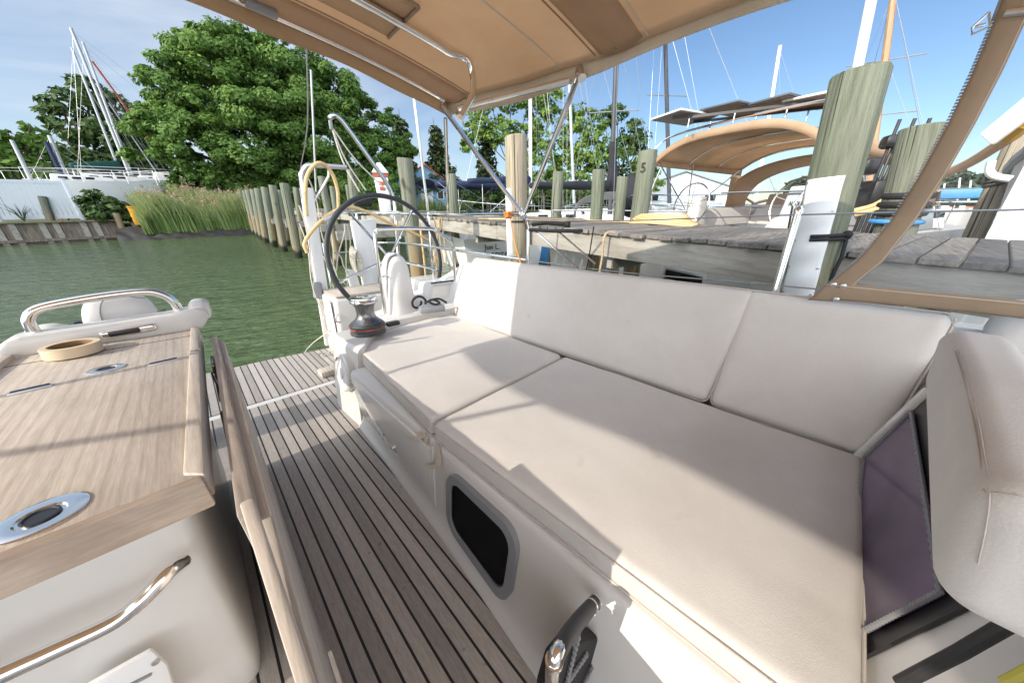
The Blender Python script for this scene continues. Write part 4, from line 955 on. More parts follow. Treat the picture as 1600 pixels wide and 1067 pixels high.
# ================================================================== setting: water, land, sky
W = 'W'
mb = MB().prism([(-1500,-1500,-2),(1500,-1500,-2),(1500,1500,-2),(-1500,1500,-2)], (0,0,2)); tag(build(mb, 'water', M['water'], None, W, smooth=False), kind='structure')
shore = [(-400,29.2),(-2.0,29.2),(.2,26.9),(3.4,27.0),(8,31),(20,40),(60,33),(110,34),(400,110),(400,420),(-400,420)]
mb = MB().prism([(x,y,-1) for x,y in shore], (0,0,1.75)); tag(build(mb, 'land', M['land'], None, W, smooth=False), kind='structure')
def mudf(u, v):
    x = -2.4+6.6*u; y = 26.35+.2*math.sin(u*5)*.4+1.2*v; return (x, y-.35*math.sin(u*3.1), -.12+.75*v+.10*mnoise.noise(Vector((x*2.5,y*2.5,1))))
mb = MB().sheet(mudf, 60, 20); tag(build(mb, 'mud_bank', M['mud'], None, W), kind='structure')
mb = MB().prism([(150,-260,-1),(330,-200,-1),(420,60,-1),(420,-300,-1)], (0,0,1.8)); tag(build(mb, 'far_shore', M['land'], None, W, smooth=False), kind='structure')

# ------------------------------------------------------------------ foliage helper
def leaves(points, normals, size, tint, name, mat, parent, elong=1.5):
    n = len(points)
    a = rng.normal(size=(n,3)); t = np.cross(normals, a); t /= np.linalg.norm(t, axis=1, keepdims=True)+1e-9
    b = np.cross(normals, t); b /= np.linalg.norm(b, axis=1, keepdims=True)+1e-9
    s = size*(.6+.8*rng.random((n,1)))
    q = np.stack([points-t*s*elong*.5, points-b*s*.36+t*s*.05, points+t*s*elong*.5, points+b*s*.36+t*s*.05], 1).reshape(-1,3)
    return quadmesh(q, np.repeat(tint, 4), name, mat, parent)
def quadmesh(q, tint, name, mat, parent, frame='W'):
    me = bpy.data.meshes.new(name); nv = len(q); nf = nv//4
    me.vertices.add(nv); me.vertices.foreach_set('co', q.astype('f').ravel())
    me.loops.add(nv); me.loops.foreach_set('vertex_index', np.arange(nv, dtype='i'))
    me.polygons.add(nf); me.polygons.foreach_set('loop_start', np.arange(0, nv, 4, dtype='i')); me.polygons.foreach_set('loop_total', np.full(nf, 4, 'i'))
    me.update(calc_edges=True)
    at = me.attributes.new('tint', 'FLOAT', 'POINT'); at.data.foreach_set('value', np.clip(tint,0,1).astype('f'))
    return link(me, name, mat, parent, frame, None, False)
def unit(n):
    d = rng.normal(size=(n,3)); return d/np.linalg.norm(d, axis=1, keepdims=True)
def crown_mesh(clumps, dens, size, mat, parent, flat=.85, sub=.34):
    P, Nn, Tt = [], [], []
    for c, r in clumps:
        c = np.array(c, float); k = max(10, int(26*(1 if r > 1 else .8)))
        dirs = unit(k); rad = r*(.45+.55*rng.random((k,1))**.45)
        cs = c+dirs*rad*np.array([1,1,flat])
        n = int(dens*r*r)
        idx = rng.integers(0, k, n); sr = r*sub*(.7+.6*rng.random(k))
        off = unit(n)*(rng.random((n,1))**.4)
        pts = cs[idx]+off*sr[idx][:,None]*np.array([1.15,1.15,.72])
        nr = (pts-c)/r*.7+off*.6+np.array([0,0,.55])+rng.normal(size=(n,3))*.45
        P.append(pts); Nn.append(nr/np.linalg.norm(nr, axis=1, keepdims=True)); st = rng.random(k)
        Tt.append(st[idx]*.55+.45*rng.random(n))
    return leaves(np.concatenate(P), np.concatenate(Nn), size, np.concatenate(Tt), 'crown', mat, parent)
def tree(name, label, base, clumps, mat, size, dens, trunk_r, group=None, sub=.34, flat=.85):
    base = np.array(base, float); t = thing(name, label, 'tree', tuple(base), W, group)
    mean = np.mean([c for c, r in clumps], axis=0); top = base+(mean-base)*.8; top[0] = base[0]*.6+mean[0]*.4
    mb = MB().tube([base-V3(0,0,.3), base+(top-base)*.35+V3(.1,.05,0), base+(top-base)*.7, top], (trunk_r, trunk_r*.35), 9, smooth=4)
    for c, r in clumps[:12]:
        a = base+(top-base)*(.45+.35*random.random()); c = np.array(c, float); m = (a+c)/2+V3(random.uniform(-.3,.3), random.uniform(-.3,.3), -.06*np.linalg.norm(c-a))
        mb.tube([a, m, c, c+(c-m)*.3], (trunk_r*.32, trunk_r*.06), 6, smooth=3)
    build(mb, 'trunk', M['bark'], t, W)
    crown_mesh(clumps, dens, size, mat, t, flat, sub)
    return t
def px_clumps(lst, d):
    out = []
    for u, v, rp, dd in lst:
        out.append((PW(u, v, d+dd), rp*pxr(u, v, d+dd)*math.cos(math.atan(abs(u-800)/F))**.5))
    return out
# big oak-like tree
oak = [(330,88,60,0),(275,140,58,-1),(250,215,48,-1.5),(390,92,60,1),(455,120,62,1),(520,150,52,1.5),(360,150,70,-2.5),(430,190,70,-2),(310,225,58,-2.5),(500,215,62,-1),(570,195,46,1),(380,245,55,-2.5),(455,262,48,-1.5),(545,258,46,0),(600,240,36,1),(305,270,34,-2),(350,66,36,1),(300,78,34,0),(420,140,60,2.5),(625,225,22,1),(585,280,26,1),(500,285,26,0),(272,175,40,0),(232,180,24,-.5),(250,128,26,-.5),(610,265,24,1),(400,285,30,-1)]
tree('broadleaf_tree', 'huge bright green broadleaf tree rising behind the reeds and dock', PW(430,325,37)*V3(1,1,0)+V3(0,0,.7), px_clumps(oak+[(u+random.uniform(-1,1)*r*1.05, v+random.uniform(-.62,.8)*r*1.0, r*.34, d_+random.uniform(-1,1)) for u,v,r,d_ in oak for _ in range(3)]+[(u_,292+random.uniform(-6,6),30,-1.5) for u_ in range(290,620,28)], 37), M['leaf_oak'], .185, 1200, .55, sub=.28)
g_ = 'trees behind the boatyard fence'
tree('broadleaf_tree', 'dark spreading tree behind the leaning yard masts', PW(170,330,52)*V3(1,1,0)+V3(0,0,.7), px_clumps([(95,165,30,0),(135,150,34,0),(180,170,34,1),(120,200,36,-1),(165,215,40,-1),(215,205,36,0),(230,240,34,0),(75,178,20,0),(150,250,34,0),(195,250,34,0),(110,245,28,0),(240,265,24,0)], 52), M['leaf_dark'], .42, 150, .45, g_)
tree('broadleaf_tree', 'lower lighter green tree at the far left edge behind the white fence', PW(40,330,46)*V3(1,1,0)+V3(0,0,.7), px_clumps([(15,215,26,0),(45,210,24,0),(70,235,26,0),(25,250,30,0),(55,262,28,0),(-10,230,34,0),(-30,260,36,0),(85,262,20,0)], 46), M['leaf_oak'], .40, 150, .35, g_)
g_ = 'trees beyond the dock'
def pine(name, label, u, v0, v1, wpx, d, group):
    base = PW(u, 318, d)*V3(1,1,0)+V3(0,0,.7); top = PW(u, v0, d); H = top[2]-base[2]; cl = []
    for k in range(13):
        t = .28+.72*k/12; a = random.random()*6.28; rr_ = wpx*pxr(u,300,d)*(1.05-t)*.9
        for j in range(3):
            aa = a+j*2.1; cl.append((base+V3(math.cos(aa)*rr_*.6, math.sin(aa)*rr_*.6, H*t+random.uniform(-.3,.3)), max(.7, rr_*.55)))
    random.shuffle(cl); return tree(name, label, base, cl, M['leaf_pine'], .34, 130, .28, group, sub=.40, flat=.45)
pine('pine_tree', 'dark shaggy pine left of the slanting bimini strut', 690, 205, 300, 46, 48, g_)
pine('pine_tree', 'short dark pine at the right hand foot of the huge tree', 640, 195, 300, 34, 46, g_)
pine('pine_tree', 'narrow dark pine standing in front of the bright green trees', 762, 205, 300, 36, 46, g_)
tree('broadleaf_tree', 'bright green tree behind the tan topped dock piling', PW(790,325,44)*V3(1,1,0)+V3(0,0,.7), px_clumps([(770,170,26,0),(745,200,26,0),(800,160,30,0),(830,150,26,0),(785,210,28,0),(840,190,28,0),(820,230,26,0),(860,160,24,0),(735,225,16,0),(850,225,24,0)], 44), M['leaf_bright'], .34, 150, .22, g_, sub=.3)
tree('broadleaf_tree', 'yellow green tree seen between the silver mast and black furled mast', PW(905,325,42)*V3(1,1,0)+V3(0,0,.7), px_clumps([(890,190,22,0),(910,185,22,0),(900,220,26,0),(930,210,22,0),(885,240,24,0),(925,245,26,0),(905,265,24,0),(950,235,20,0),(870,265,22,0)], 42), M['leaf_bright'], .32, 165, .2, g_, sub=.3)
tree('broadleaf_tree', 'low yellowish bushy tree just right of the tan piling', PW(850,325,40)*V3(1,1,0)+V3(0,0,.7), px_clumps([(835,262,18,0),(858,255,18,0),(850,285,20,0),(875,285,18,0),(830,290,16,0)], 40), M['leaf_oak'], .30, 180, .15, g_)
tree('broadleaf_tree', 'darker tree with a rounded top right of the black furled mast', PW(965,325,52)*V3(1,1,0)+V3(0,0,.7), px_clumps([(945,185,16,0),(965,180,18,0),(985,205,20,0),(1000,225,18,0),(975,235,24,0),(1005,255,20,0),(985,270,22,0),(955,265,20,0)], 52), M['leaf_dark'], .38, 170, .25, g_)
tree('broadleaf_tree', 'low light green tree at the right end of the tree line', PW(1010,325,44)*V3(1,1,0)+V3(0,0,.7), px_clumps([(1005,250,14,0),(1018,268,15,0),(1000,282,16,0),(1025,288,12,0)], 44), M['leaf_bright'], .3, 200, .15, g_)
# far tree lines as one mass each
P_ = []
for k in range(260): P_.append((PW(620+420*random.random(), 318, 62+20*random.random())*V3(1,1,0)+V3(0,0,.8+3.2*random.random()), 1.6+random.random()))
o = crown_mesh(P_, 34, .5, M['leaf_dark'], None); o.name = 'woodland'; tag(o, kind='stuff', label='low dark undergrowth behind the moored boats')
P_ = []
for k in range(420):
    az = R(84+34*random.random()); d = 255+40*random.random(); P_.append((V3(math.sin(az)*d, math.cos(az)*d, .8+11*random.random()**.8), 4+2*random.random()))
o = crown_mesh(P_, 5, 2.2, M['leaf_far'], None); o.name = 'far_woodland'; tag(o, kind='stuff', label='hazy wooded far shore seen through the clear window')
P_ = []
for k in range(240):
    x = -75+76*random.random(); P_.append((V3(x, 58+14*random.random(), .8+6*random.random()), 1.8+1.2*random.random()))
o = crown_mesh(P_, 26, .6, M['leaf_dark'], None); o.name = 'yard_undergrowth'; tag(o, kind='stuff', label='dark trees massed behind the boatyard')

# reeds
def blades(n, xr, yr, hr, w, mat, name, lean=.25, z0=.25, parent=None, cl=None):
    x = rng.uniform(*xr, n); y = rng.uniform(*yr, n); h = rng.uniform(*hr, n)
    h *= .82+.18*np.sin(x*1.9+y)+.0*x; h *= np.clip((x-xr[0])/.8+.55, .5, 1)
    a = rng.uniform(0, 6.283, n); dx = np.cos(a)*lean*h*rng.random(n)-.10*h; dy = np.sin(a)*lean*h*rng.random(n)
    t = rng.uniform(0, 3.14, n); wx, wy = np.cos(t)*w/2, np.sin(t)*w/2
    zb_ = z0+.12*(y-yr[0]); p = np.stack([x,y,zb_],1); m = p+np.stack([dx*.3,dy*.3,h*.6],1); e = p+np.stack([dx,dy,h],1); wv_ = np.stack([wx,wy,wx*0],1)
    q = np.concatenate([np.stack([p-wv_,p+wv_,m+wv_*.9,m-wv_*.9],1), np.stack([m-wv_*.9,m+wv_*.9,e+wv_*.15,e-wv_*.15],1)],0).reshape(-1,3)
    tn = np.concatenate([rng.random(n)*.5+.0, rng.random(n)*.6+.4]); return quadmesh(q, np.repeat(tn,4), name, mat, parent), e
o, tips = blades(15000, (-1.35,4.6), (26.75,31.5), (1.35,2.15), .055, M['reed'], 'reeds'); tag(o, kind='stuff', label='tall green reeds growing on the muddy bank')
sel = tips[rng.random(len(tips)) < .05]; sel = sel[sel[:,2] > 1.75]
n_ = len(sel)*7; pp = np.repeat(sel,7,0)+rng.normal(size=(n_,3))*np.array([.05,.05,.16]); o = leaves(pp, unit(n_), .075, rng.random(n_), 'reed_plumes', M['plume'], None, 2.2); tag(o, kind='stuff', label='pinkish seed plumes on top of the reeds')
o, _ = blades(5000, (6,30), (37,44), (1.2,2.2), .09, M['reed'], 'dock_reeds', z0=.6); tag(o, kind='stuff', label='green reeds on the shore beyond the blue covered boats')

# ------------------------------------------------------------------ left bank: bulkhead, fence, bushes
A0, A1 = V3(-26,22.0,0), V3(-1.9,28.9,0); A0 = V3(*(PW(0,384,z=0)+(PW(0,384,z=0)-PW(196,373,z=0))*2.2)); A1 = PW(196,373,z=0); ad = (A1-A0); aL = np.linalg.norm(ad); ad /= aL; an = V3(ad[1],-ad[0],0)
sw = thing('seawall', 'low timber seawall of grey uprights below the white fence', 'seawall', tuple((A0+A1)/2), W)
mb = MB().bar(A0+V3(0,0,.38)-an*.0, A1+V3(0,0,.38), .06, 1.15); build(mb, 'wall_boards', M['bulkhead_wood'], sw, W)
k = 0
while k*.42 < aL:
    p = A0+ad*(k*.42)+an*.06
    if k % 3 != 2: build(MB().bar(p+V3(0,0,-.2), p+V3(0,0,.93), .20, .06, up=tuple(an)), 'upright', M['beam'], sw, W)
    k += 1
mb = MB().bar(A0+an*.10+V3(0,0,.15), A1+an*.10+V3(0,0,.15), .14, .12); build(mb, 'wale', M['bulkhead_wood'], sw, W)
mb = MB().bar(A0+an*.06+V3(0,0,.98), A1+an*.06+V3(0,0,.98), .30, .07); build(mb, 'cap_rail', M['pile_green'], sw, W)
def pile(name, label, top, bot, d, dia, mat, group=None, cap=True, ends=None):
    if ends is None: p1, p2 = PW(*top, d), PW(*bot, d)
    else: p1, p2 = ends
    ax = (p2-p1)/np.linalg.norm(p2-p1); L = (p1[2]+.8)/max(.2,-ax[2])
    t = empty(name, tuple(p1+ax*L), W); ORI[t.name] = p1+ax*L; bpy.data.objects.remove(t)
    mb = MB(); n = 20; rings = []
    lip = [(0,.90),(.006,.97),(.02,1.0)]
    zs = [(0,.93),(.012,1.0)]+[(L*k/8,1.0) for k in range(1,9)]
    a = V3(1,0,0); nx = np.cross(ax, a); nx /= np.linalg.norm(nx); ny = np.cross(ax, nx)
    s_ = random.random()*50; til = random.uniform(-.12,.12)
    # local frame: z up along the pile, so the material's height bands follow the real height
    for z, f in zs:
        ring_ = []
        for k in range(n):
            an_ = 2*math.pi*k/n; r = dia/2*f*(1+.045*mnoise.noise(Vector((math.cos(an_)*1.3+s_, math.sin(an_)*1.3, z*.35)))+.02*mnoise.noise(Vector((math.cos(an_)*5+s_, math.sin(an_)*5, z*1.5))))
            ring_.append(mb.bm.verts.new((r*math.cos(an_), r*math.sin(an_), L-z-.8+(r*math.cos(an_)*til if z < .05 else 0))))
        rings.append(ring_)
    for a_, b_ in zip(rings, rings[1:]):
        for k in range(n): mb.bm.faces.new((a_[k],b_[k],b_[(k+1)%n],a_[(k+1)%n]))
    mb.bm.faces.new(rings[0]); mb.bm.faces.new(rings[-1][::-1])
    bmesh.ops.recalc_face_normals(mb.bm, faces=mb.bm.faces[:])
    up = -ax; Mx = np.eye(4); Mx[:3,0] = nx; Mx[:3,1] = np.cross(up, nx); Mx[:3,2] = up; Mx[:3,3] = p1+ax*L+up*.8
    o = build(mb, name, mat, None, Mx, 40); tag(o, label, 'piling', group); return o, p1, p2, ax
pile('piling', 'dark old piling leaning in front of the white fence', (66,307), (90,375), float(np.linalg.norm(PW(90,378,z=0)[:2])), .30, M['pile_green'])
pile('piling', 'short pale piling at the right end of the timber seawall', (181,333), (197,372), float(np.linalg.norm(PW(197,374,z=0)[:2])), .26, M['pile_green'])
F0, F1 = A0-an*.55+V3(0,0,1.02), A1-an*.55-ad*1.1+V3(0,0,1.02); fd = F1-F0; fl = np.linalg.norm(fd); fd /= fl
fe = thing('fence', 'long white vinyl fence along the top of the seawall', 'fence', tuple((F0+F1)/2), W)
k = 0; st = 2.45
nP = int(fl/st)
for k in range(nP+1):
    p = F1-fd*(k*st); build(MB().box(tuple(p+V3(0,0,.93)), (.13,.13,1.95), (0,0,math.atan2(fd[1],fd[0])), .01).box(tuple(p+V3(0,0,1.93)), (.17,.17,.06), (0,0,math.atan2(fd[1],fd[0])), .015), 'fence_post', M['vinyl_fence'], fe, W)
    if k < nP:
        a, b = p-fd*.07, p-fd*(st-.07); mb = MB()
        mb.bar(a+V3(0,0,1.76), b+V3(0,0,1.76), .05, .14).bar(a+V3(0,0,.16), b+V3(0,0,.16), .05, .16)
        for j in range(15):
            q0 = a-fd*((st-.14)*(j+.04)/15); q1 = a-fd*((st-.14)*(j+.96)/15); mb.hexa([q0-an*.015+V3(0,0,.2),q1-an*.015+V3(0,0,.2),q1+an*.012+V3(0,0,.2),q0+an*.012+V3(0,0,.2),q0-an*.015+V3(0,0,1.72),q1-an*.015+V3(0,0,1.72),q1+an*.012+V3(0,0,1.72),q0+an*.012+V3(0,0,1.72)])
        build(mb, 'fence_panel', M['vinyl_fence'], fe, W)
end = F1+V3(.0,.0,0); e2 = end+V3(-.5,2.4,0)*1.0
mb = MB().bar(end+V3(0,0,.95), e2+V3(0,0,.95), .04, 1.8); build(mb, 'fence_panel', M['vinyl_fence'], fe, W)
def bush(label, c, r, n, mat, size, name='bush'):
    t = thing(name, label, 'bush', tuple(c), W); c = np.array(c, float)
    mb = MB()
    for k in range(7): a = k*.9; mb.tube([c, c+V3(math.cos(a)*r*.5, math.sin(a)*r*.5, r*1.2)], (.03,.01), 5)
    build(mb, 'stems', M['bark'], t, W); crown_mesh([(c+V3(0,0,r*.8), r), (c+V3(r*.5,0,r*.6), r*.7), (c+V3(-r*.4,0,r*.5), r*.7), (c+V3(-r*.2,0,r*1.5), r*.5)], n, size, mat, t); return t
bush('dark green bush at the right end of the white fence', PW(172,341,28.6)*V3(1,1,0)+V3(0,0,.95), .82, 900, M['leaf_dark'], .20)
t = thing('weed', 'small weed sprouting at the foot of the white fence', 'weed', tuple(A1-ad*3.0+V3(0,0,1.0)-an*.2), W)
c_ = A1-ad*2.9-an*.2+V3(0,0,1.0); mb = MB()
for k in range(16):
    a = k*.8; h = .5+.35*random.random(); mb.tube([c_, c_+V3(math.cos(a)*.15,math.sin(a)*.1,h*.6), c_+V3(math.cos(a)*.42,math.sin(a)*.3,h)], (.018,.004), 5)
build(mb, 'blades', simple('weed green', (.06,.10,.05), .7), t, W)
q = PW(203,318,27.9); mb = MB().box(tuple(q*V3(1,1,0)+V3(0,0,1.15)), (.34,.34,.9), (0,0,.2), .06).box(tuple(q*V3(1,1,0)+V3(0,0,1.63)), (.38,.38,.07), (0,0,.2), .03); tag(build(mb, 'storage_bin', M['yellow'], None, W), 'bright yellow bin between the bush and the reeds', 'bin')
mb = MB().bar(PW(222,371,27.6), PW(206,345,28.6)+V3(0,0,.1), .22, .10).bar(PW(232,370,27.4), PW(212,346,28.4), .2, .1); tag(build(mb, 'fallen_timber', M['bulkhead_wood'], None, W), 'dark timbers lying against the seawall end by the mud', 'timber')

# ------------------------------------------------------------------ the dock
ZD = 1.525; da = R(10.4); dd_ = V3(math.sin(da), math.cos(da), 0); dnn = V3(dd_[1], -dd_[0], 0); D0 = dnn*2.9
da2 = R(2.0); dd2 = V3(math.sin(da2), math.cos(da2), 0); dn2 = V3(dd2[1], -dd2[0], 0); DB = D0+dd_*7.0
DWd = 2.1
dk = thing('dock', 'weathered grey timber dock running past the boat just below eye level', 'dock', tuple(D0+dnn*1.0), W)
mb = MB()
def boards(o_, d_, n_, s0, s1):
    s = s0
    while s < s1:
        w = .135+random.uniform(-.006,.006); z = ZD-.02+random.uniform(-.004,.004); a = random.uniform(-.03,.025); b = DWd+random.uniform(-.03,.03)
        p0, p1 = o_+d_*s, o_+d_*(s+w)
        P = [p0+n_*a, p1+n_*a, p1+n_*b, p0+n_*b]
        dz = [random.uniform(-.003,.003) for _ in range(4)]
        mb.hexa([q+V3(0,0,z-.02+e) for q, e in zip(P,dz)]+[q+V3(0,0,z+.02+e) for q, e in zip(P,dz)], .005, 1); s += w+.009
boards(D0, dd_, dnn, -7, 7.0); boards(DB, dd2, dn2, .0, 21)
build(mb, 'deck_boards', M['planks'], dk, W, 30)
def beam(o_, d_, n_, s0, s1, off, z0, z1, w, nm='stringer'):
    mb = MB(); s = s0
    while s < s1:
        e = min(s1, s+3.9); mb.bar(o_+d_*s+n_*off+V3(0,0,(z0+z1)/2), o_+d_*(e-.006)+n_*off+V3(0,0,(z0+z1)/2), w, z1-z0, bevel=.006); s = e
    build(mb, nm, M['beam'], dk, W, 30)
for off in (.08, 2.0): beam(D0, dd_, dnn, -7, 6.95, off, ZD-.275, ZD-.044, .075); beam(DB, dd2, dn2, .05, 21, off, ZD-.275, ZD-.044, .075)
beam(D0, dd_, dnn, -7, 6.9, 1.05, ZD-.22, ZD-.046, .07, 'inner_joist')
for s in (-4.6,-1.2,2.4,5.6): build(MB().bar(D0+dd_*s+dnn*.15+V3(0,0,ZD-.34), D0+dd_*s+dnn*2.2+V3(0,0,ZD-.34), .09, .15), 'cross_beam', M['beam'], dk, W)
for s in (2,5,8,11,14,17): build(MB().bar(DB+dd2*s-dn2*1.6+V3(0,0,ZD-.42), DB+dd2*s+dn2*2.1+V3(0,0,ZD-.42), .09, .2), 'cross_beam', M['beam'], dk, W)
def dia(wpx, u, v, d): return wpx*pxr(u, v, d)*math.cos(math.atan(abs(u-800)/F))
def edge_d(u, perp):  # distance at which the ray of column u crosses a line parallel to the dock
    az = R(YAW)+math.atan((u-800)/(F/math.cos(R(23.7)))); return perp/math.sin(az-da)
gP = 'mooring piles along the dock'
d = edge_d(1310, 2.68)
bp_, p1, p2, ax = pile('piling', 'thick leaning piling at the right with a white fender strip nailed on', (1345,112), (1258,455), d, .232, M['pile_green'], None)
# white padded strip nailed to that piling
s0, s1 = p1+(p2-p1)*.43, p1+(p2-p1)*1.15
vd = -V3(*(s0*V3(1,1,0))); vd /= np.linalg.norm(vd); sd = np.cross(ax, vd); sd /= np.linalg.norm(sd); fd_ = np.cross(sd, ax); fd_ = fd_ if fd_@vd > 0 else -fd_
sd = sd if sd@V3(*RW[0]) > 0 else -sd
def strip(u, v):
    a = R(-62+82*v); wob = .006*math.sin(u*28+v*2)*(1-abs(2*v-1)*.6); r = .120+.006+wob
    return s0+(s1-s0)*u+fd_*r*math.cos(a)+sd*r*math.sin(a)*1.0
fs = tag(build(MB().sheet(strip, 40, 12, .010), 'fender_strip', M['gelcoat_old'], None, W, None), 'white padded fender strip nailed down the thick leaning piling', 'fender')
for k in range(6):
    for v in (.08,.92):
        p = np.array(strip(.02+.96*k/5, v)); o_ = p-(s0+(s1-s0)*(.02+.96*k/5)); o_ /= np.linalg.norm(o_)
        build(MB().lathe([(.007,0),(.007,.003),(.0,.004)], tuple(p), tuple(o_), 10), 'nail_head', M['steel_dull'], fs, W)
mb = MB(); r0 = p1+(p2-p1)*.70
for k in range(2): mb.tube([r0+ax*(.02*k)+(.128)*(fd_*math.cos(a)+sd*math.sin(a)) for a in np.linspace(-.3,3.2,16)], .010, 7)
rr0 = r0+.13*(fd_*.45+sd*.9); mb.ball(tuple(rr0), .024, 2); mb.tube([rr0, rr0+ax*.12+fd_*.02, rr0+ax*.34-sd*.03], .010, 7)
tag(build(mb, 'dock_line', M['rope_black'], None, W), 'black dock line knotted round the thick leaning piling', 'rope')
# tan topped piling at the rail corner, with fender
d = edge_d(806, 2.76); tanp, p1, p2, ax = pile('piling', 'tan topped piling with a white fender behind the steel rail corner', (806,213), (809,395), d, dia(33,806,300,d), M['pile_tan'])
vd = -V3(p1[0],p1[1],0)/np.hypot(p1[0],p1[1]); sd = np.cross(vd, V3(0,0,1)); sd = sd if sd@RW[0] > 0 else -sd; rad_ = dia(33,806,300,d)/2
q0, q1 = p1+(p2-p1)*.42-sd*rad_*.72+vd*rad_*.62, p1+(p2-p1)*1.04-sd*rad_*.72+vd*rad_*.62
mb = MB().tube([q0, q0+(q1-q0)*.1, q0+(q1-q0)*.9, q1], .052, 12); tag(build(mb, 'fender', M['gelcoat_old'], None, W), 'white tubular fender hanging on the tan topped piling', 'fender')
mb = MB()
for zz in (.62,.70): c_ = p1+(p2-p1)*zz; mb.tube([c_+(rad_+.012)*(vd*math.cos(a)+sd*math.sin(a)) for a in np.linspace(0,6.283,20)], .012, 6)
tag(build(mb, 'dock_line', M['rope_black'], None, W), 'black rope wound round the tan topped piling', 'rope')
for u, v, ub, vb, w_, perp, lab in ((873,268,869,330,17,5.1,'slim green piling left of the black sail cover end'),(936,265,932,330,20,5.1,'green piling in front of the black sail cover'),(973,276,968,328,18,5.4,'slim green piling just left of the numbered piling'),(1013,236,1000,328,30,5.05,'tall greenish piling with the number 5 carved near its top')):
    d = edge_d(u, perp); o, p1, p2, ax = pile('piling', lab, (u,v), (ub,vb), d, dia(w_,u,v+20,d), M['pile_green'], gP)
    if '5' in lab:
        vd = -V3(p1[0],p1[1],0)/np.hypot(p1[0],p1[1]); up = -ax; rx = np.cross(up, vd); rx /= np.linalg.norm(rx); n3 = np.cross(rx, up)
        r_ = dia(w_,u,v+20,d)/2; c_ = p1+ax*.30-rx*r_*.30+n3*(r_*.985)
        m4 = Matrix(((rx[0],up[0],n3[0],c_[0]),(rx[1],up[1],n3[1],c_[1]),(rx[2],up[2],n3[2],c_[2]),(0,0,0,1)))
        build(MB().text('5', .19, m4, .012), 'number', simple('burnt number', (.05,.045,.035), .9), o, W, 30, False)
for u, v, ub, vb, w_, d, lab in ((632,247,642,335,25,5.6,'stout green piling rising behind the top of the steering wheel'),(705,272,709,330,14,9.5,'two toned piling in front of the navy boat cover'),(549,265,556,330,15,9.5,'piling behind the curved steel crane tube'),(502,276,516,345,12.5,11.5,'green piling inside the loop of yellow cord'),(519,291,526,340,9,15,'thin piling just right of the yellow cord loop'),(542,289,548,330,6,19,'thin distant piling left of the crane ropes'),(592,273,596,325,8,17,'thin tan piling left of the white dock pedestal')):
    pile('piling', lab, (u,v), (ub,vb), d, dia(w_,u,v+20,d), M['pile_green'], gP)
row = [((375,299),(393,360),28),((382,298),(397,362),26.5),((387,297),(403,366),24.5),((395,296),(409,372),22.5),((402,294.5),(416,378),20.5),((413,292.5),(429,387),18.3),((426,289.5),(444,393),16.2),((444,286.5),(467,405),14.0)]
for k, (a, b, d) in enumerate(row):
    lab = ('leftmost and farthest post of the receding row of pilings','second post from the reeds in the receding row','third post from the reeds in the receding row','fourth post from the reeds in the receding row','fifth post from the reeds in the receding row','sixth post from the reeds in the receding row','seventh post of the receding row, next to the nearest','nearest and tallest post of the receding row, left of the davit')[k]
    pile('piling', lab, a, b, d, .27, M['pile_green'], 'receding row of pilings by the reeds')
for k, (u, v, ub, vb, d) in enumerate(((420,300,430,380,21),(437,297,448,370,18.5),(462,293,474,380,15.5))):
    pile('piling', ('thin rear post behind the middle of the receding row','thin rear post behind the seventh post of the receding row','thin rear post between the receding row and the davit')[k], (u,v), (ub,vb), d, .20, M['pile_green'], 'rear posts of the receding row')
# pedestal, cords on the dock
d = 11.5; c_ = PW(603,330,d); c_ = V3(c_[0],c_[1],ZD)
pw = thing('power_pedestal', 'white dock power pedestal with an orange band below its cap', 'power pedestal', tuple(c_), W); az_ = -math.atan2(c_[0],c_[1])
w0 = 22*pxr(603,300,d)
hC = PW(603,255,d)[2]-ZD; Rz = lambda p: c_+V3(p[0]*math.cos(az_)-p[1]*math.sin(az_), p[0]*math.sin(az_)+p[1]*math.cos(az_), p[2])
mb = MB().hexa([Rz(p) for p in ((-.16,-.16,0),(.16,-.16,0),(.16,.16,0),(-.16,.16,0),(-.20,-.18,hC*.72),(.20,-.18,hC*.72),(.20,.18,hC*.72),(-.20,.18,hC*.72))], .015); build(mb, 'body', M['gelcoat_old'], pw, W)
mb = MB().hexa([Rz(p) for p in ((-.215,-.2,hC*.72),(.215,-.2,hC*.72),(.215,.2,hC*.72),(-.215,.2,hC*.72),(-.215,-.2,hC*.80),(.215,-.2,hC*.80),(.215,.2,hC*.80),(-.215,.2,hC*.80))], .005); build(mb, 'band', M['red'], pw, W)
mb = MB().hexa([Rz(p) for p in ((-.24,-.23,hC*.80),(.24,-.23,hC*.80),(.24,.23,hC*.80),(-.24,.23,hC*.80),(-.05,-.05,hC),(.05,-.05,hC),(.05,.05,hC),(-.05,.05,hC))], .01); build(mb, 'cap', M['vinyl_fence'], pw, W)
for dz in (.5,.6): build(MB().box(Rz((0,-.18,hC*dz)), (.16,.03,.10), (0,0,az_), .01), 'socket', M['red'], pw, W)
c_ = D0+dnn*1.55; mb = MB(); base_s = 1.05
cc = D0+dnn*1.62+dd_*2.75+V3(0,0,ZD+.018)
for k in range(6): mb.tube([cc+V3(0,0,.02*k)+(dd_*math.cos(a)*(.50-.03*k)+dnn*math.sin(a)*(.24-.012*k))+V3(0,0,.01*math.sin(3*a+k)) for a in np.linspace(0,6.283,30)], .016, 8)
mb.tube([cc+dd_*.45, cc+dd_*1.0-dnn*.3, cc+dd_*1.7-dnn*.7, cc+dd_*2.3-dnn*1.1, cc+dd_*2.7-dnn*1.5], .016, 8, smooth=6)
tag(build(mb, 'cord_coil', M['cord_yellow'], None, W), 'coiled yellow power cord lying on the dock boards', 'cord')
mb = MB(); q = D0+dd_*2.35-dnn*.01
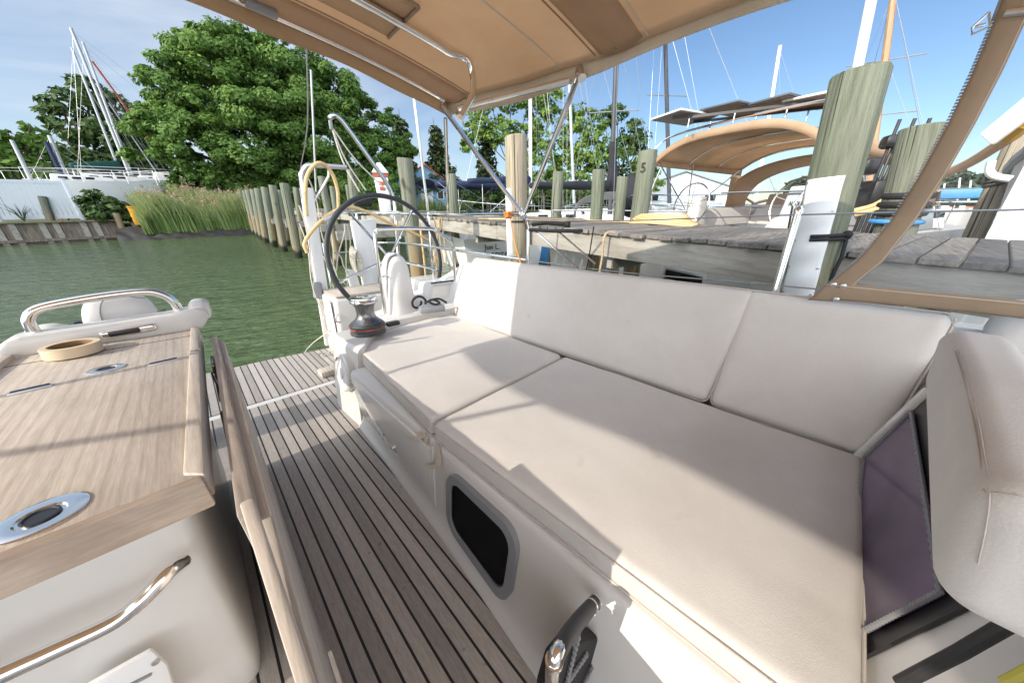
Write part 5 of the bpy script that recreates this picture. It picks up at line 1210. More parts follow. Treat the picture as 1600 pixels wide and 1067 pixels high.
P0 = q+V3(0,0,ZD-.02); mb.tube([P0+dnn*.3, P0-dnn*.03, P0-dnn*.05-V3(0,0,.25), P0-dnn*.06-V3(0,0,.55), P0-dnn*.05-V3(0,0,.66)+dd_*-.12, P0-dnn*.05-V3(0,0,.60)-dd_*.3, P0-dnn*.04-V3(0,0,.5)-dd_*.34], .012, 7, smooth=5)
tag(build(mb, 'rope_loop', M['rope_tan'], None, W), 'loop of pale rope hanging over the dock edge beam', 'rope')
# ================================================================== other boats
def frameM(o, hd):   # local x right, y forward, z up
    h = R(hd); m = np.eye(4); m[:3,0] = (math.cos(h), -math.sin(h), 0); m[:3,1] = (math.sin(h), math.cos(h), 0); m[:3,3] = o; return m
def hull_secs(L, B, fb, draft=.35, stern=.82, keel=0):
    out = []
    for t in (0,.08,.25,.45,.62,.78,.90,.97,1.0):
        hb = B/2*(stern+(1-stern)*min(1,t/.4) if t < .4 else max(.015, 1-((t-.4)/.6)**2.1)); zs = fb*(1+.28*t*t); sec = []
        for k in range(15):
            q = -1+2*k/14; sec.append((hb*math.copysign(abs(q)**.45 if q else 0, q), L*t, zs-(zs+draft*(1-t**4))*(1-abs(q)**4)))
        out.append(sec)
    return out
def yacht(name, label, cat, o, hd, L=10, B=3.2, fb=1.1, mast=None, mh=None, mm='mast', boom=None, cover='navy', dodger=None, hull='gelcoat_old', jib=None, stays=True, keel=False, group=None, boot='antifoul', lean=None, bimini=None, rail=True):
    Mx = frameM(np.array(o, float), hd); t = thing(name, label, cat, tuple(o), W, group)
    wl = lambda p: (Mx[:3,:3]@np.array(p, float))+Mx[:3,3]
    lw = lambda p: Mx[:3,:3].T@(np.array(p, float)-Mx[:3,3])
    h = build(MB().loft(hull_secs(L,B,fb, .35 if not keel else .55)), 'hull', M[hull], t, Mx, 40)
    if keel:
        build(MB().prism([(0,L*.42,-.4),(0,L*.60,-.4),(0,L*.57,-1.9),(0,L*.46,-1.9)], (.14,0,0), .03), 'keel', M[boot], t, Mx)
        for y in (.25,.7):
            for s in (-1,1): build(MB().tube([(s*B*.30,L*y,-.1),(s*B*.55,L*y,-2.4)], .05, 6), 'jack_stand', M['red'], t, Mx)
    else:
        pass
    zc = fb*1.05; mb = MB().hexa([(-B*.30,L*.30,zc-.05),(B*.30,L*.30,zc-.05),(B*.20,L*.72,zc),(-B*.20,L*.72,zc),(-B*.26,L*.31,zc+.42),(B*.26,L*.31,zc+.42),(B*.13,L*.68,zc+.30),(-B*.13,L*.68,zc+.30)], .08, 3); cb = build(mb, 'cabin', M['gelcoat'], t, Mx)
    for s in (-1,1):
        for y in (.38,.46,.54): build(MB().box((s*(B*.287-.0*y),L*y,zc+.20), (.05,L*.055,.13), (0,R(-8*s),R(3*s)), .02), 'cabin_window', M['glass_dark'], cb, Mx)
    if rail:
        mb = MB()
        for s in (-1,1):
            P = [(s*B*.40,.1,fb+.62),(s*B*.47,L*.25,fb+.65),(s*B*.48,L*.5,fb+.68),(s*B*.34,L*.78,fb+.78),(s*.12,L*.99,fb+.95)]
            mb.tube(P, .012, 5, smooth=3)
            for p in P: mb.tube([(p[0],p[1],fb), p], .012, 5)
        mb.tube([(-B*.40,.1,fb+.62),(B*.40,.1,fb+.62)], .012, 5); build(mb, 'guard_rails', M['steel'], t, Mx)
    if mast is not None:
        a, b = lw(mast[0]), lw(mast[1]); r = .075 if len(mast) < 3 else mast[2]
        mo = build(MB().tube([a, b], (r, r*.8), 10), 'mast', M[mm], t, Mx)
        d = b-a
        if stays:
            mb = MB()
            for e in ((-B*.46,L*.47,fb),(B*.46,L*.47,fb),(0,.1,fb),(0,L*.98,fb*1.25)): mb.tube([a+d*.98, e], .006, 4)
            for f in (.42,.68): mb.tube([a+d*f+V3(-B*.24,0,0), a+d*f+V3(B*.24,0,0)], .018, 5)
            for s in (-1,1): mb.tube([a+d*.7, (s*B*.44,L*.44,fb)], .005, 4)
            build(mb, 'rigging', M['wire'], mo, Mx)
        if jib: build(MB().tube([a+d*.93, a+d*.4+(V3(0,L*.97,fb*1.3+.4)-a)*.55 if False else (a+d*.93+V3(0,L*.97,fb*1.3))/2, (0,L*.97,fb*1.3)], .07, 8), 'furled_jib', M[jib], t, Mx)
    if boom:
        a, b, hgt = boom; a, b = lw(a), lw(b); c = (a+b)/2; dn_ = (b-a)/np.linalg.norm(b-a); mb = MB(); n = 14
        up = V3(0,0,1); sd = np.cross(dn_, up); sd /= np.linalg.norm(sd); secs = []
        for k in range(n):
            f = k/(n-1); p = a+(b-a)*f; hh = hgt*(1-.45*f)*(1+.06*math.sin(f*17)); secs.append([p+sd*(.13*math.cos(q))*(1 if abs(math.sin(q))<.9 else .6)+up*(hh*.5*math.sin(q)) for q in np.linspace(0,2*math.pi,12,endpoint=False)])
        build(closed_loft(mb, secs), 'sail_cover', M[cover], t, Mx, None)
    if dodger:
        y0, w, hgt, mat_ = dodger
        def fn(u, v):
            q = math.pi*u; return (w/2*math.cos(q), y0+.9*v, fb+.35+hgt*math.sin(q)**.55*(1-.25*v))
        build(MB().sheet(fn, 26, 8, .01), 'dodger', M[mat_], t, Mx, None)
    if bimini:
        y0, ln, w, z, hgt, mat_ = bimini
        def fb2(u, v): q = -1+2*u; return (w/2*q, y0+ln*v, z+hgt*(1-abs(q)**2.2)-.03*math.sin(math.pi*v*3)**2)
        bm_ = build(MB().sheet(fb2, 24, 14, .012), 'bimini', M[mat_], t, Mx, None)
        def sk(s):
            return lambda u, v: (s*w/2, y0+ln*u, z-.16*v)
        for s in (-1,1): build(MB().sheet(sk(s), 14, 3, .008), 'bimini_skirt', M[mat_], bm_, Mx, None)
        for s in (-1,1):
            mb = MB()
            for f in (0.03,.5,.97): mb.tube([(s*w/2,y0+ln*f,z),(s*B*.44,y0+ln*.5+(f-.5)*.2,fb+.4)], .014, 6)
            mb.tube([(s*w/2,y0+ln*.2,z),(s*B*.44,y0+ln*.9,fb+.3)], .012, 6)
            build(mb, 'bimini_frame', M['steel'], bm_, Mx)
    return t, Mx, wl, lw
flat = lambda p, z=0: V3(p[0], p[1], z)

# --- neighbour across the dock: tan bimini, solar panels, twin wheels
HB = 112; org = V3(6.25,2.15,0)
nt_, Mx, wl, lw = yacht('sailboat', 'neighbouring sailboat with tan arched bimini and solar panels across the dock', 'sailboat', org, HB, 12.5, 3.9, 1.30, mast=None, hull='gelcoat', rail=False)
B_ = lambda mb, n, m, p=None, sh=35: build(mb, n, M[m] if isinstance(m, str) else m, p or nt_, Mx, sh)
# transom with dark portlight and teak step
B_(MB().box((.0,-.25,.30), (2.6,.55,.10), bevel=.03), 'stern_step', 'gelcoat'); B_(MB().box((0,-.28,.36), (2.3,.42,.025), bevel=.008), 'step_teak', wood('brown teak', (.10,.055,.035),(.17,.10,.065),(.22,.14,.09)))
for x in (.42,):
    w = B_(MB().box((x,-.012,.60), (.85,.03,.24), bevel=.05, seg=4), 'stern_portlight', 'steel_dull'); B_(MB().box((x,-.03,.60), (.76,.03,.16), bevel=.045, seg=4), 'portlight_pane', 'glass_dark', w)
# cockpit coamings and seats, helm wheels
for s in (-1,1):
    B_(MB().hexa([(s*1.05,.5,1.25),(s*1.75,.5,1.25),(s*1.75,4.6,1.35),(s*1.05,4.6,1.35),(s*1.2,.6,1.62),(s*1.62,.6,1.62),(s*1.62,4.6,1.78),(s*1.2,4.6,1.78)], .06, 3), 'coaming', 'gelcoat')
    c = V3(s*1.02,1.55,1.78); mb = MB().tube([c+V3(.42*math.cos(a),.05*math.sin(a),.42*math.sin(a)) for a in np.linspace(0,2*math.pi,40,endpoint=False)], .016, 8, closed=True)
    wl_ = B_(mb, 'helm_wheel', 'steel'); mb = MB()
    for k in range(5): a = k*2*math.pi/5+.3; mb.tube([c, c+V3(.41*math.cos(a),0,.41*math.sin(a))], .008, 6)
    B_(mb, 'wheel_spokes', 'steel', wl_)
    B_(MB().hexa([(s*1.02-.16,1.62,1.2),(s*1.02+.16,1.62,1.2),(s*1.02+.16,2.0,1.2),(s*1.02-.16,2.0,1.2),(s*1.02-.12,1.65,1.95),(s*1.02+.12,1.65,1.95),(s*1.02+.12,1.9,1.95),(s*1.02-.12,1.9,1.95)], .05, 3), 'helm_pedestal', 'gelcoat')
B_(MB().box((-.72,4.3,1.75), (.75,.14,.55), (R(-12),0,0), .05, 3), 'tan_seat_back', simple('tan upholstery', (.42,.33,.25), .9, var=.06))
B_(MB().box((.35,4.3,1.72), (.9,.14,.5), (R(-12),0,0), .05, 3), 'grey_seat_back', 'fabric')
# white equipment locker with bold lettering, near the starboard helm
lo = PW(1262,330,6.6); lx = lw(lo); bx_ = B_(MB().box((lx[0],lx[1],1.72), (.72,.30,.62), (R(-6),0,R(-30)), .03, 3), 'raft_case', 'vinyl_fence')
B_(MB().box((lx[0],lx[1]-.01,1.93), (.73,.31,.012), (R(-6),0,R(-30)), .004), 'case_joint', 'plastic_grey', bx_)
fN = Mx[:3,:3]@V3(-math.sin(R(30)),-math.cos(R(30)),0); fN = -fN if fN@lo > 0 else fN; rX = np.cross(V3(0,0,1), fN); pos = wl((lx[0],lx[1],1.775))+fN*.162
m4 = Matrix(((rX[0],0,fN[0],pos[0]),(rX[1],0,fN[1],pos[1]),(rX[2],1,fN[2],pos[2]),(0,0,0,1)))
build(MB().text('ALFOLPCR', .085, m4, .002), 'lettering', simple('dark lettering', (.03,.03,.04), .6), bx_, W, 30, False)
# bimini, its bows, dodger
y0, ln, w_, z_ = .9, 2.9, 2.95, 2.68
def nb(u, v): q = -1+2*u; return (-.12+w_/2*q, y0+ln*v, z_+.34*(1-abs(q)**3.2)-.03*math.sin(math.pi*v*3)**2-.10*v)
bm_ = B_(MB().sheet(nb, 34, 18, .012), 'bimini', 'canvas', None, None)
for f in (.02,.35,.68,.98):
    B_(MB().tube([tuple(np.array(nb(u, f))+V3(0,0,-.03)) for u in np.linspace(.0,1,30)], .016, 7), 'bimini_bow', 'steel', bm_)
B_(MB().sheet(lambda u, v: (lambda p: (p[0], p[1]-.01, p[2]-.12*v))(nb(u, 0)), 34, 3, .008), 'bimini_valance', 'canvas', bm_, None)
for s in (-1,1):
    B_(MB().sheet(lambda u, v, s=s: (-.12+s*w_/2, y0+ln*u, z_-.10*u-.14*v), 12, 3, .008), 'bimini_skirt', 'canvas', bm_, None)
    for f in (.02,.4,.98): B_(MB().tube([(-.12+s*w_/2,y0+ln*f,z_-.1*f),(s*1.62,y0+ln*.45,1.6)], .015, 7), 'bimini_leg', 'steel', bm_)
def dg(u, v):
    q = math.pi*u; a = abs(math.cos(q))
    return (1.62*math.cos(q)*(1+.06*(1-v)), 4.15+1.15*v*math.sin(q)**.4-.9*(1-math.sin(q))*(1-v)*.0, 1.72+.98*math.sin(q)**.6*(1-.72*v))
def dband(u, v): p = np.array(dg(u, 0)); return (p[0]*(1-.10*v), p[1]-.5*(1-v)+.02, p[2]+.03-.15*v)
dgp = B_(MB().sheet(dband, 36, 5, .01), 'dodger', 'canvas', None, None)
B_(MB().sheet(lambda u, v: dg(.06+.88*u, .06+.9*v), 30, 10, 0), 'dodger_window', 'vinyl', dgp, None)
for u in (.0,.5,1.0):
    B_(MB().tube([np.array(dg(.04+.92*u, v))+V3(0,0,.006) for v in np.linspace(0,1,8)], .028, 6), 'dodger_rib', 'canvas_brown', dgp)
B_(MB().tube([np.array(dg(u,1.0)) for u in np.linspace(.03,.97,24)], .035, 6), 'dodger_foot', 'canvas_brown', dgp)
for s in (-1,1):
    B_(MB().sheet(lambda u, v, s=s: (s*(1.66+.04*v), 3.6+.8*u*(1-.5*v), 1.72+.85*v*(1-.15*u)), 8, 8, .008), 'dodger_side', 'canvas', dgp, None)
# solar panels on the stern arch
PN = [lw(PW(*p)) for p in ((1068,184,7.8),(1150,171,7.8),(1222,163,7.7),(1290,157,7.6))]
for (x, y, z, rx) in [(p[0],p[1],p[2],q) for p, q in zip(PN,(-4,3,-2,4))]:
    f = B_(MB().box((x,y,z), (.70,.95,.030), (R(-1),R(rx*.5),0), .006), 'solar_panel', simple('panel frame', (.72,.72,.72) if rx in (-4,4) else (.10,.10,.11), .3)); B_(MB().box((x,y,z-.021), (.64,.89,.010), (R(-1),R(rx*.5),0), .0), 'panel_back', simple('grey panel backing', (.20,.195,.19), .6, sc=(3,9,3)), f)
a_, b_ = PN[0]-V3(0,0,.05), PN[3]-V3(0,0,.05)
for q in (-.28,.28):
    B_(MB().bar(a_+V3(0,q,0), b_+V3(0,q,0), .04, .04), 'panel_rail', 'plastic_black')
    for f in (.15,.5,.85): p = a_+(b_-a_)*f+V3(0,q,0); B_(MB().tube([p, p-V3(0,0,.16)], .014, 6), 'panel_strut', 'steel')
mb = MB()
for s in (-1,1): mb.tube([(s*1.7,.25,1.35),(s*1.72,.5,2.3),(s*1.62,.9,2.9),(s*1.3,1.1,3.1),(0,1.1,3.14)], .020, 8, smooth=4).tube([(s*1.7,.9,1.5),(s*1.70,1.2,2.5),(s*1.4,1.5,3.12)], .018, 8, smooth=3)
B_(mb, 'stern_arch', 'steel')
mb = MB()
for s in (-1,1):
    mb.tube([(s*1.72,.15,1.3),(s*1.74,.15,1.95),(s*1.80,2.0,1.98),(s*1.9,5,2.05)], .013, 6, smooth=3).tube([(s*1.74,.15,1.66),(s*1.8,2,1.68)], .010, 6)
mb.tube([(-1.74,.15,1.95),(-.7,.05,1.95)], .013, 6).tube([(1.74,.15,1.95),(.7,.05,1.95)], .013, 6); B_(mb, 'pushpit', 'steel')
build(MB().tube([PW(1298,312,12.5), PW(1364,-12,12.5), PW(1364,-12,12.5)*2-(PW(1364,-12,12.5)+PW(1298,312,12.5))/2], .10, 12), 'mast', M['mast_white'], nt_, W)
mb = MB().ball(wl((-1.55,.35,1.95)), (.34,.3,.42), 3)
for v in mb.bm.verts: v.co += Vector(v.co*3).normalized()*0+Vector((mnoise.noise(v.co*5)*.08, mnoise.noise(v.co*5+Vector((3,0,0)))*.08, mnoise.noise(v.co*4)*.06))
tag(build(mb, 'covered_grill', M['black_canvas'], None, W, None), 'bundle under a black cloth cover on the neighbouring boat stern rail', 'covered grill')

# --- boats beyond the dock
def mst(u0, v0, u1, v1, d): return (PW(u1, v1, d), PW(u0, v0, d))   # base, top
def under(m, L, hd, f=.58): h = R(hd); return flat(m[0])-V3(math.sin(h), math.cos(h), 0)*L*f
g = 'sailboats moored beyond the dock'
m = mst(828,-160,829,318,17); d = 17
yacht('sailboat', 'sailboat with white mast and navy sail cover behind the tan topped piling', 'sailboat', under(m,9,-60), -60, 9, 3.0, 1.0, mast=(*m,.085), mm='mast_white', boom=(PW(827,281,17),PW(732,283,15),.36), cover='navy', group=g)
b_ = PW(700,330,15.0)
yacht('motorboat', 'low boat under a long navy canopy left of the tan topped piling', 'boat', flat(PW(640,340,15.5)), 98, 7.2, 2.6, .85, bimini=(.8,4.6,2.3,2.62,.16,'navy'), dodger=None)
m = mst(880,-120,897,318,21); yacht('sailboat', 'sailboat with a silver mast right of the steel bimini strut', 'sailboat', under(m,10,20), 20, 10, 3.2, 1.1, mast=(*m,.095), group=g)
m = mst(972,-120,953,335,12.5); y1 = yacht('sailboat', 'sailboat with black boom cover and grey dodger behind the green pilings', 'sailboat', under(m,10,60,.55), 60, 10, 3.2, 1.05, mast=(*m,.085), mm='mast_black', boom=(PW(955,290,12.5),PW(830,290,10.5),.32), cover='black_canvas', dodger=(3.4,2.2,.70,'plastic_grey'), group=g)
P = [PW(958,v,12.45) for v in (222,232,250,275,300)]
mb = MB(); secs = []
for p, r in zip(P, (.10,.15,.12,.20,.24)): secs.append([p+V3(*(RW[0]*r*math.cos(a)))+V3(-.7,-.7,0)*r*.5*math.sin(a) for a in np.linspace(0,2*math.pi,14,endpoint=False)])
closed_loft(mb, secs)
build(mb, 'mast_boot', M['black_canvas'], y1[0], W, None)
m = mst(1034,-150,1046,318,15); yacht('sailboat', 'sailboat with a thin dark mast behind the numbered piling', 'sailboat', under(m,10,40), 40, 10, 3.2, 1.1, mast=(*m,.075), mm='mast_black', group=g)
m = mst(1219,72,1180,318,30); yacht('sailboat', 'distant sailboat whose white mast top shows above the solar panels', 'sailboat', under(m,9,30), 30, 9, 3, 1.0, mast=(*m,.12), mm='mast_white', group=g)
m = mst(1398,-20,1355,305,16); yacht('sailboat', 'sailboat with a varnished wooden mast behind the leaning piling top', 'sailboat', under(m,11,80), 80, 11, 3.4, 1.2, mast=(*m,.095), mm='mast_wood', group=g)
m = mst(660,-100,662,318,26); 
yacht('sailboat', 'small open boat with a blue hull seen between the slim green pilings', 'boat', flat(PW(850,336,11)), 70, 4.6, 1.9, .62, mast=None, hull='blue_plastic', rail=False)
# named white stern under the dock beam
st_o = PW(790,392,9.0); so = flat(st_o); hd = 20
sy = yacht('sailboat', 'white boat whose stern with a lettered name shows under the dock beam', 'sailboat', so, hd, 9, 2.9, .95, mast=None, hull='gelcoat_old', rail=False)
Mx2 = sy[1]; fN = -Mx2[:3,1]; rX = Mx2[:3,0]; 
for k, (txt, dz, sx_) in enumerate((('Jun L.', .66, -.40), ('SOTA,', .44, -.15))):
    pos = so+rX*sx_+V3(0,0,dz)+fN*.012; m4 = Matrix(((rX[0],0,fN[0],pos[0]),(rX[1],0,fN[1],pos[1]),(rX[2],1,fN[2],pos[2]),(0,0,0,1)))
    build(MB().text(txt, .20, m4, .003), 'lettering', simple('dark lettering', (.03,.03,.04), .6), sy[0], W, 30, False)
# --- yard boats on the hard, far left
g = 'sailboats stored ashore behind the fence'
ax_ = PW(290,280,40)-PW(95,280,40); hdY = math.degrees(math.atan2(ax_[0],ax_[1]))
def yard(lab, mt, stern, d, L, z, hd, **k):
    o = PW(*stern, d); return yacht('sailboat', lab, 'sailboat', V3(o[0],o[1],z), hd, L, 3.4, 1.1, mast=mt, keel=True, group=g, **k)
yd = yard('white sailboat ashore with the tallest of the leaning yard masts', (*mst(110.5,44,203,274,40),.10), (128,285), 40, 12.2, 2.45, hdY)
fr_ = [PW(144,96,39),PW(252,243,41)]; build(MB().tube(fr_, .06, 7), 'furled_jib', M['red'], yd[0], W)
build(MB().tube([PW(170,161,39.5),PW(247,273,40.5)], .05, 6), 'forestay', M['mast'], yd[0], W)
yd2 = yard('sailboat ashore whose middle mast rises beside the tallest yard mast', (*mst(129,66,206,274,43),.09), (118,282), 43, 11, 2.4, hdY-4)
yd3 = yard('sailboat ashore with a green sail cover and the shortest leaning mast', (*mst(112,75,188,270,46),.09), (100,283), 46, 10.5, 2.4, hdY-2, boom=(PW(188,259,46),PW(110,259,44),.75), cover='green_canvas')
yd4 = yard('sailboat ashore at the left with a stubby bare mast', (*mst(77,212,107,284,38),.12), (46,288), 38, 7.5, 2.1, hdY)
build(MB().tube([PW(72,222,37.9),PW(98,278,37.9)], .12, 6), 'furled_sail', M['navy'], yd4[0], W)
yd5 = yard('boat ashore with a single white pole near the left edge', (*mst(18,219,51,286,36),.10), (2,292), 36, 6.5, 1.9, hdY, stays=False)
# --- sheds beyond
def shed(name, label, o, hd, w, l, h, rh, wall, roof, door=True):
    Mx = frameM(np.array(o, float), hd); t = thing(name, label, 'building', tuple(o), W)
    build(MB().prism([(-w/2,0,0),(w/2,0,0),(w/2,0,h),(0,0,h+rh),(-w/2,0,h)], (0,l,0)), 'walls', M[wall], t, Mx)
    for s in (-1,1): build(MB().hexa([(s*(w/2+.25),-.3,h-.12),(0,-.3,h+rh+.04),(0,l+.3,h+rh+.04),(s*(w/2+.25),l+.3,h-.12),(s*(w/2+.25),-.3,h-.02),(0,-.3,h+rh+.16),(0,l+.3,h+rh+.16),(s*(w/2+.25),l+.3,h-.02)]), 'roof', M[roof], t, Mx)
    if door:
        build(MB().box((0,-.03,h*.35), (w*.3,.06,h*.7), bevel=.02), 'door', M['vinyl_fence'], t, Mx)
        for s in (-1,1):
            f = build(MB().box((s*w*.32,-.03,h*.58), (w*.16,.06,h*.28), bevel=.02), 'window', M['vinyl_fence'], t, Mx); build(MB().box((s*w*.32,-.05,h*.58), (w*.12,.06,h*.22)), 'pane', M['glass_dark'], f, Mx)
    return t
shed('shed', 'blue shed with a red edged gable behind the navy canopied boat', flat(PW(668,318,46),.7), 28, 5.5, 7, 3.6, 1.9, 'blue_paint', 'red')
shed('shed', 'small blue roofed shed left of the tall dock piling', flat(PW(612,318,44),.7), 20, 4, 6, 3.4, 1.6, 'blue_paint', 'blue_paint')
shed('shed', 'grey roofed boatyard building left of the tan bimini boat', flat(PW(1062,318,48),.7), 66, 10, 14, 3.0, 1.6, 'vinyl_fence', 'roof')
# --- right edge: white motor yacht bow, pilings, float, far things
o = V3(*(PW(1548,380,5.6)*V3(1,1,0)))
hh = R(126); fw = V3(math.sin(hh), math.cos(hh), 0); rt = V3(math.cos(hh), -math.sin(hh), 0)
my = thing('motor_yacht', 'white yacht bow with flared topsides at the right edge', 'yacht', tuple(o), W); secs = []
for s, hb0, hb1, zb_, zt in ((0,.02,.03,-.2,2.30),(.35,.16,.22,-.2,2.27),(1.0,.45,.60,-.2,2.22),(2.2,.9,1.15,-.3,2.15),(4.5,1.3,1.5,-.3,2.05),(8,1.4,1.6,-.3,2.0)):
    c = o+fw*(s*1.0); sec = []
    rake = lambda z: fw*(-.10*max(0,z)/2.5*max(0,1-s/3))
    for q in np.linspace(-1,1,13):
        f = abs(q); z = zb_+(zt-zb_)*f**1.2; hb = (hb0+(hb1-hb0)*f**1.5)*(f**.35); sec.append(c+rake(z)+rt*hb*math.copysign(1,q)+V3(0,0,z))
    secs.append(sec)
build(MB().loft(secs), 'hull', M['gelcoat_old'], my, W, 40)
mb = MB()
for sg in (-1,1): mb.tube([secs[k][0 if sg<0 else 12] for k in range(6)], .05, 8, smooth=3)
build(mb, 'rub_rail', M['vinyl_fence'], my, W)
p = [PW(1528,210,5.0),PW(1600,150,5.0),PW(1640,120,5.0),PW(1632,165,5.0),PW(1548,228,5.0)]
mb = MB().prism(p, fw*.05, .02); build(mb, 'bow_plate', M['gelcoat'], my, W)
mb = MB().tube([PW(1425,292,7),PW(1500,262,6.2),PW(1552,232,5.6),PW(1604,196,5.2),PW(1680,140,5)], .045, 8, smooth=4); build(mb, 'bow_roll', M['canvas'], my, W)
mb = MB().tube([PW(1578,212,5.3),PW(1606,190,5.15)], .06, 8); build(mb, 'yellow_sleeve', M['yellow'], my, W)
mb = MB().tube([PW(1549,252,5.2),PW(1546,268,5.2),PW(1556,276,5.2),PW(1580,280,5.2)], .028, 8, smooth=4); build(mb, 'anchor_arm', M['gelcoat'], my, W)
pile('piling', 'tall pale piling crossed by the zipped tan border', (1440,198), (1405,335), 5.3, .30, M['pile_green'], gP)
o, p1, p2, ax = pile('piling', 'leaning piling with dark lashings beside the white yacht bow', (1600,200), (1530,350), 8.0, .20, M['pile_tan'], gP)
mb = MB()
for zz in (.48,.52,.56): c_ = p1+(p2-p1)*zz; mb.tube([c_+.115*(V3(1,0,0)*math.cos(a)+V3(0,.9,-.3)*math.sin(a)) for a in np.linspace(0,6.283,18)], .016, 6)
tag(build(mb, 'dock_line', M['rope_black'], None, W), 'dark rope lashed round the leaning piling by the yacht bow', 'rope')
q1 = PW(1407,330,5.3); mb = MB()
for k in range(3): mb.tube([q1+V3(.165*math.cos(a),.165*math.sin(a),-.02+.08*k) for a in np.linspace(0,6.283,24)], .028, 8)
tag(build(mb, 'rope_wrap', M['rope_black'], None, W), 'dark rope wrapped round the pale piling behind the zipped border', 'rope')
tag(build(MB().tube([q1+V3(.18*math.cos(a),.18*math.sin(a),-.10) for a in np.linspace(0,6.2,24)], .022, 8, closed=True), 'blue_ring', M['blue_plastic'], None, W), 'blue ring at the foot of the pale piling', 'ring')
mb = MB()
for (x, y, z, s) in ((0,0,1.9,.5),(.3,.2,2.3,.28),(-.2,.1,2.55,.2)): c_ = PW(1372,300,7.2); mb.box((c_[0]+x,c_[1]+y,z), (s,s*.7,s*.8), (0,0,.4), .05)
for k in range(7): c_ = PW(1352+k*7,318,7.0); mb.tube([V3(c_[0],c_[1],1.3), V3(c_[0]+.1*math.sin(k),c_[1],2.6+.2*math.cos(k*2))], .018, 6)
tag(build(mb, 'outboard_motor', M['plastic_black'], None, W), 'dark outboard and gear on a stern rail right of the leaning piling', 'outboard')
mb = MB(); mb.tube([PW(1335,330,6.2),PW(1365,322,6.2),PW(1395,306,6.2),PW(1420,300,6.2)], .035, 7, smooth=4).tube([PW(1335,336,6.1),PW(1370,327,6.1),PW(1400,312,6.1)], .03, 7, smooth=4); tag(build(mb, 'dock_hose', M['cord_yellow'], None, W), 'yellow hose curving past the leaning piling to the right', 'hose')
fo = flat(PW(1480,318,130),0); az_ = math.atan2(fo[0],fo[1]); Mb = frameM(fo, math.degrees(az_)+90)
t = thing('barge', 'long low red barge across the water seen through the window', 'barge', tuple(fo), W); build(MB().box((0,-20,.6), (6,75,1.3), bevel=.1), 'hull', M['red'], t, Mb); build(MB().box((0,-28,2.2), (4,14,2.2), bevel=.1), 'deckhouse', M['gelcoat_old'], t, Mb)
for k, (u, v) in enumerate(((1452,285),(1463,280),(1476,287),(1500,278),(1517,282))):
    mt = (PW(u-4,316,110), PW(u,v,110)); yacht('sailboat', 'tiny far sailboat seen through the clear window', 'sailboat', flat(mt[0])-V3(2,2,0), 60+20*k, 8, 2.8, 1.0, mast=(*mt,.16), mm='mast_white', stays=False, rail=False, group='far sailboats across the water')
ro = PW(1497,303,34); rf = thing('boat_roof', 'low blue boat canopy across the water behind the window', 'canopy', tuple(flat(ro)), W); a_, b__ = PW(1445,305,34), PW(1542,302,34)
build(MB().bar(a_, b__, 2.2, .55, bevel=.1), 'canopy', M['blue_plastic'], rf, W)
for f in (.05,.35,.65,.95): p = a_+(b__-a_)*f; build(MB().tube([flat(p,-.3), p], .09, 7), 'canopy_post', M['pile_green'], rf, W)
pile('piling', 'lone small piling standing out in the water beyond the window', (1503,325), (1502,333), 24, .35, M['pile_tan'])

# ================================================================== camera, light, sky
cam = bpy.data.cameras.new('camera'); co = bpy.data.objects.new('camera', cam); COL.objects.link(co)
cam.sensor_width = 36; cam.lens = F/1600*36; cam.clip_start = .02; cam.clip_end = 6000
mw = Matrix.Identity(4)
for i in range(3):
    mw[i][0] = RW[0][i]; mw[i][1] = -RW[1][i]; mw[i][2] = -RW[2][i]
mw[2][3] = EYE; co.matrix_world = mw; S.camera = co
sd_ = T @ np.array(SUN_DIR); sd_ /= np.linalg.norm(sd_)
sl = bpy.data.lights.new('sun', 'SUN'); sl.energy = SUN_E; sl.angle = R(.53); sl.color = (1.0,.90,.76)
so_ = bpy.data.objects.new('sun', sl); COL.objects.link(so_); so_.location = (-20,0,30)
so_.rotation_euler = Vector(sd_).to_track_quat('-Z','Y').to_euler()
w = bpy.data.worlds.new('World'); S.world = w; w.use_nodes = True; nt = w.node_tree; bg = nt.nodes['Background']
sky = N(nt, 'ShaderNodeTexSky', sky_type='NISHITA'); sky.sun_disc = False
el = math.asin(-sd_[2]); sky.sun_elevation = el; sky.sun_rotation = math.atan2(-sd_[0], -sd_[1]); sky.air_density = 1.0; sky.dust_density = .3; sky.ozone_density = 4.0
tc = N(nt, 'ShaderNodeTexCoord'); sp_ = N(nt, 'ShaderNodeSeparateXYZ'); nt.links.new(tc.outputs['Generated'], sp_.inputs[0])
ad = N(nt, 'ShaderNodeMath', operation='ADD'); ad.inputs[1].default_value = .22; nt.links.new(sp_.outputs[2], ad.inputs[0])
dv_ = N(nt, 'ShaderNodeVectorMath', operation='DIVIDE'); cb_ = N(nt, 'ShaderNodeCombineXYZ')
for i in range(3): nt.links.new(ad.outputs[0], cb_.inputs[i])
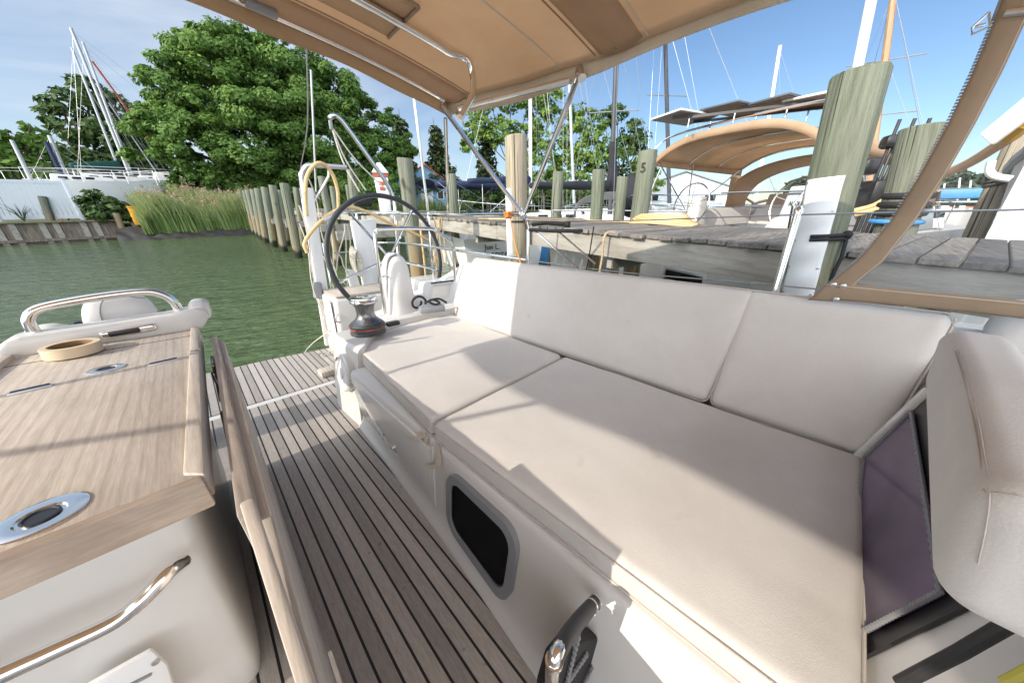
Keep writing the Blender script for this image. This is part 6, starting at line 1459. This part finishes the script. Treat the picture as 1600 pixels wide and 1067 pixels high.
nt.links.new(tc.outputs['Generated'], dv_.inputs[0]); nt.links.new(cb_.outputs[0], dv_.inputs[1])
mpw = N(nt, 'ShaderNodeMapping'); mpw.inputs['Rotation'].default_value = (0,0,R(30)); mpw.inputs['Scale'].default_value = (.9,1.25,.4); nt.links.new(dv_.outputs[0], mpw.inputs[0])
cl = ramp(nt, noise_(nt, mpw.outputs[0], 1.1, 7, .55, .5), [(.28, (.08,.08,.08)), (.78, (1,1,1))])
# clouds thicken towards the left (north-west) part of the sky
vm = N(nt, 'ShaderNodeVectorMath', operation='DOT_PRODUCT'); vm.inputs[1].default_value = tuple(V3(math.sin(R(-20)), math.cos(R(-20)), 0)); nt.links.new(tc.outputs['Generated'], vm.inputs[0])
mk = ramp(nt, vm.outputs['Value'], [(.1, (.05,.05,.05)), (.8, (1,1,1))])
fac = mix(nt, 1., cl, mk, 'MULTIPLY')
col = mix(nt, fac, sky.outputs[0], CLOUD)
# bright sky area added out of view, behind left, to fill the shade
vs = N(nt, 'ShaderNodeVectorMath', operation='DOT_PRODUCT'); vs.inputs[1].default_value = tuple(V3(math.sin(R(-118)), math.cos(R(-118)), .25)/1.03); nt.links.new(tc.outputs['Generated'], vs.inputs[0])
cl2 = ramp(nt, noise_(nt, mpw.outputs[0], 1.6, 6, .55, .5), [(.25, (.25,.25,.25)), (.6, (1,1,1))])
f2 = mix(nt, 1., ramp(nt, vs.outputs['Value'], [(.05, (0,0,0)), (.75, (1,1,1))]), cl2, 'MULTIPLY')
col = mix(nt, f2, col, FILL_SKY)
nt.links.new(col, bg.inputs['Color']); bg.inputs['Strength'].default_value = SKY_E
S.view_settings.view_transform = 'Standard'; S.view_settings.look = 'None'; S.view_settings.exposure = EXPO; S.view_settings.gamma = 1; S.view_settings.use_curve_mapping = False
S.cycles.max_bounces = 8; S.cycles.transparent_max_bounces = 12; S.cycles.diffuse_bounces = 4; S.cycles.glossy_bounces = 4
S.cycles.use_denoising = True; S.cycles.sample_clamp_indirect = 8
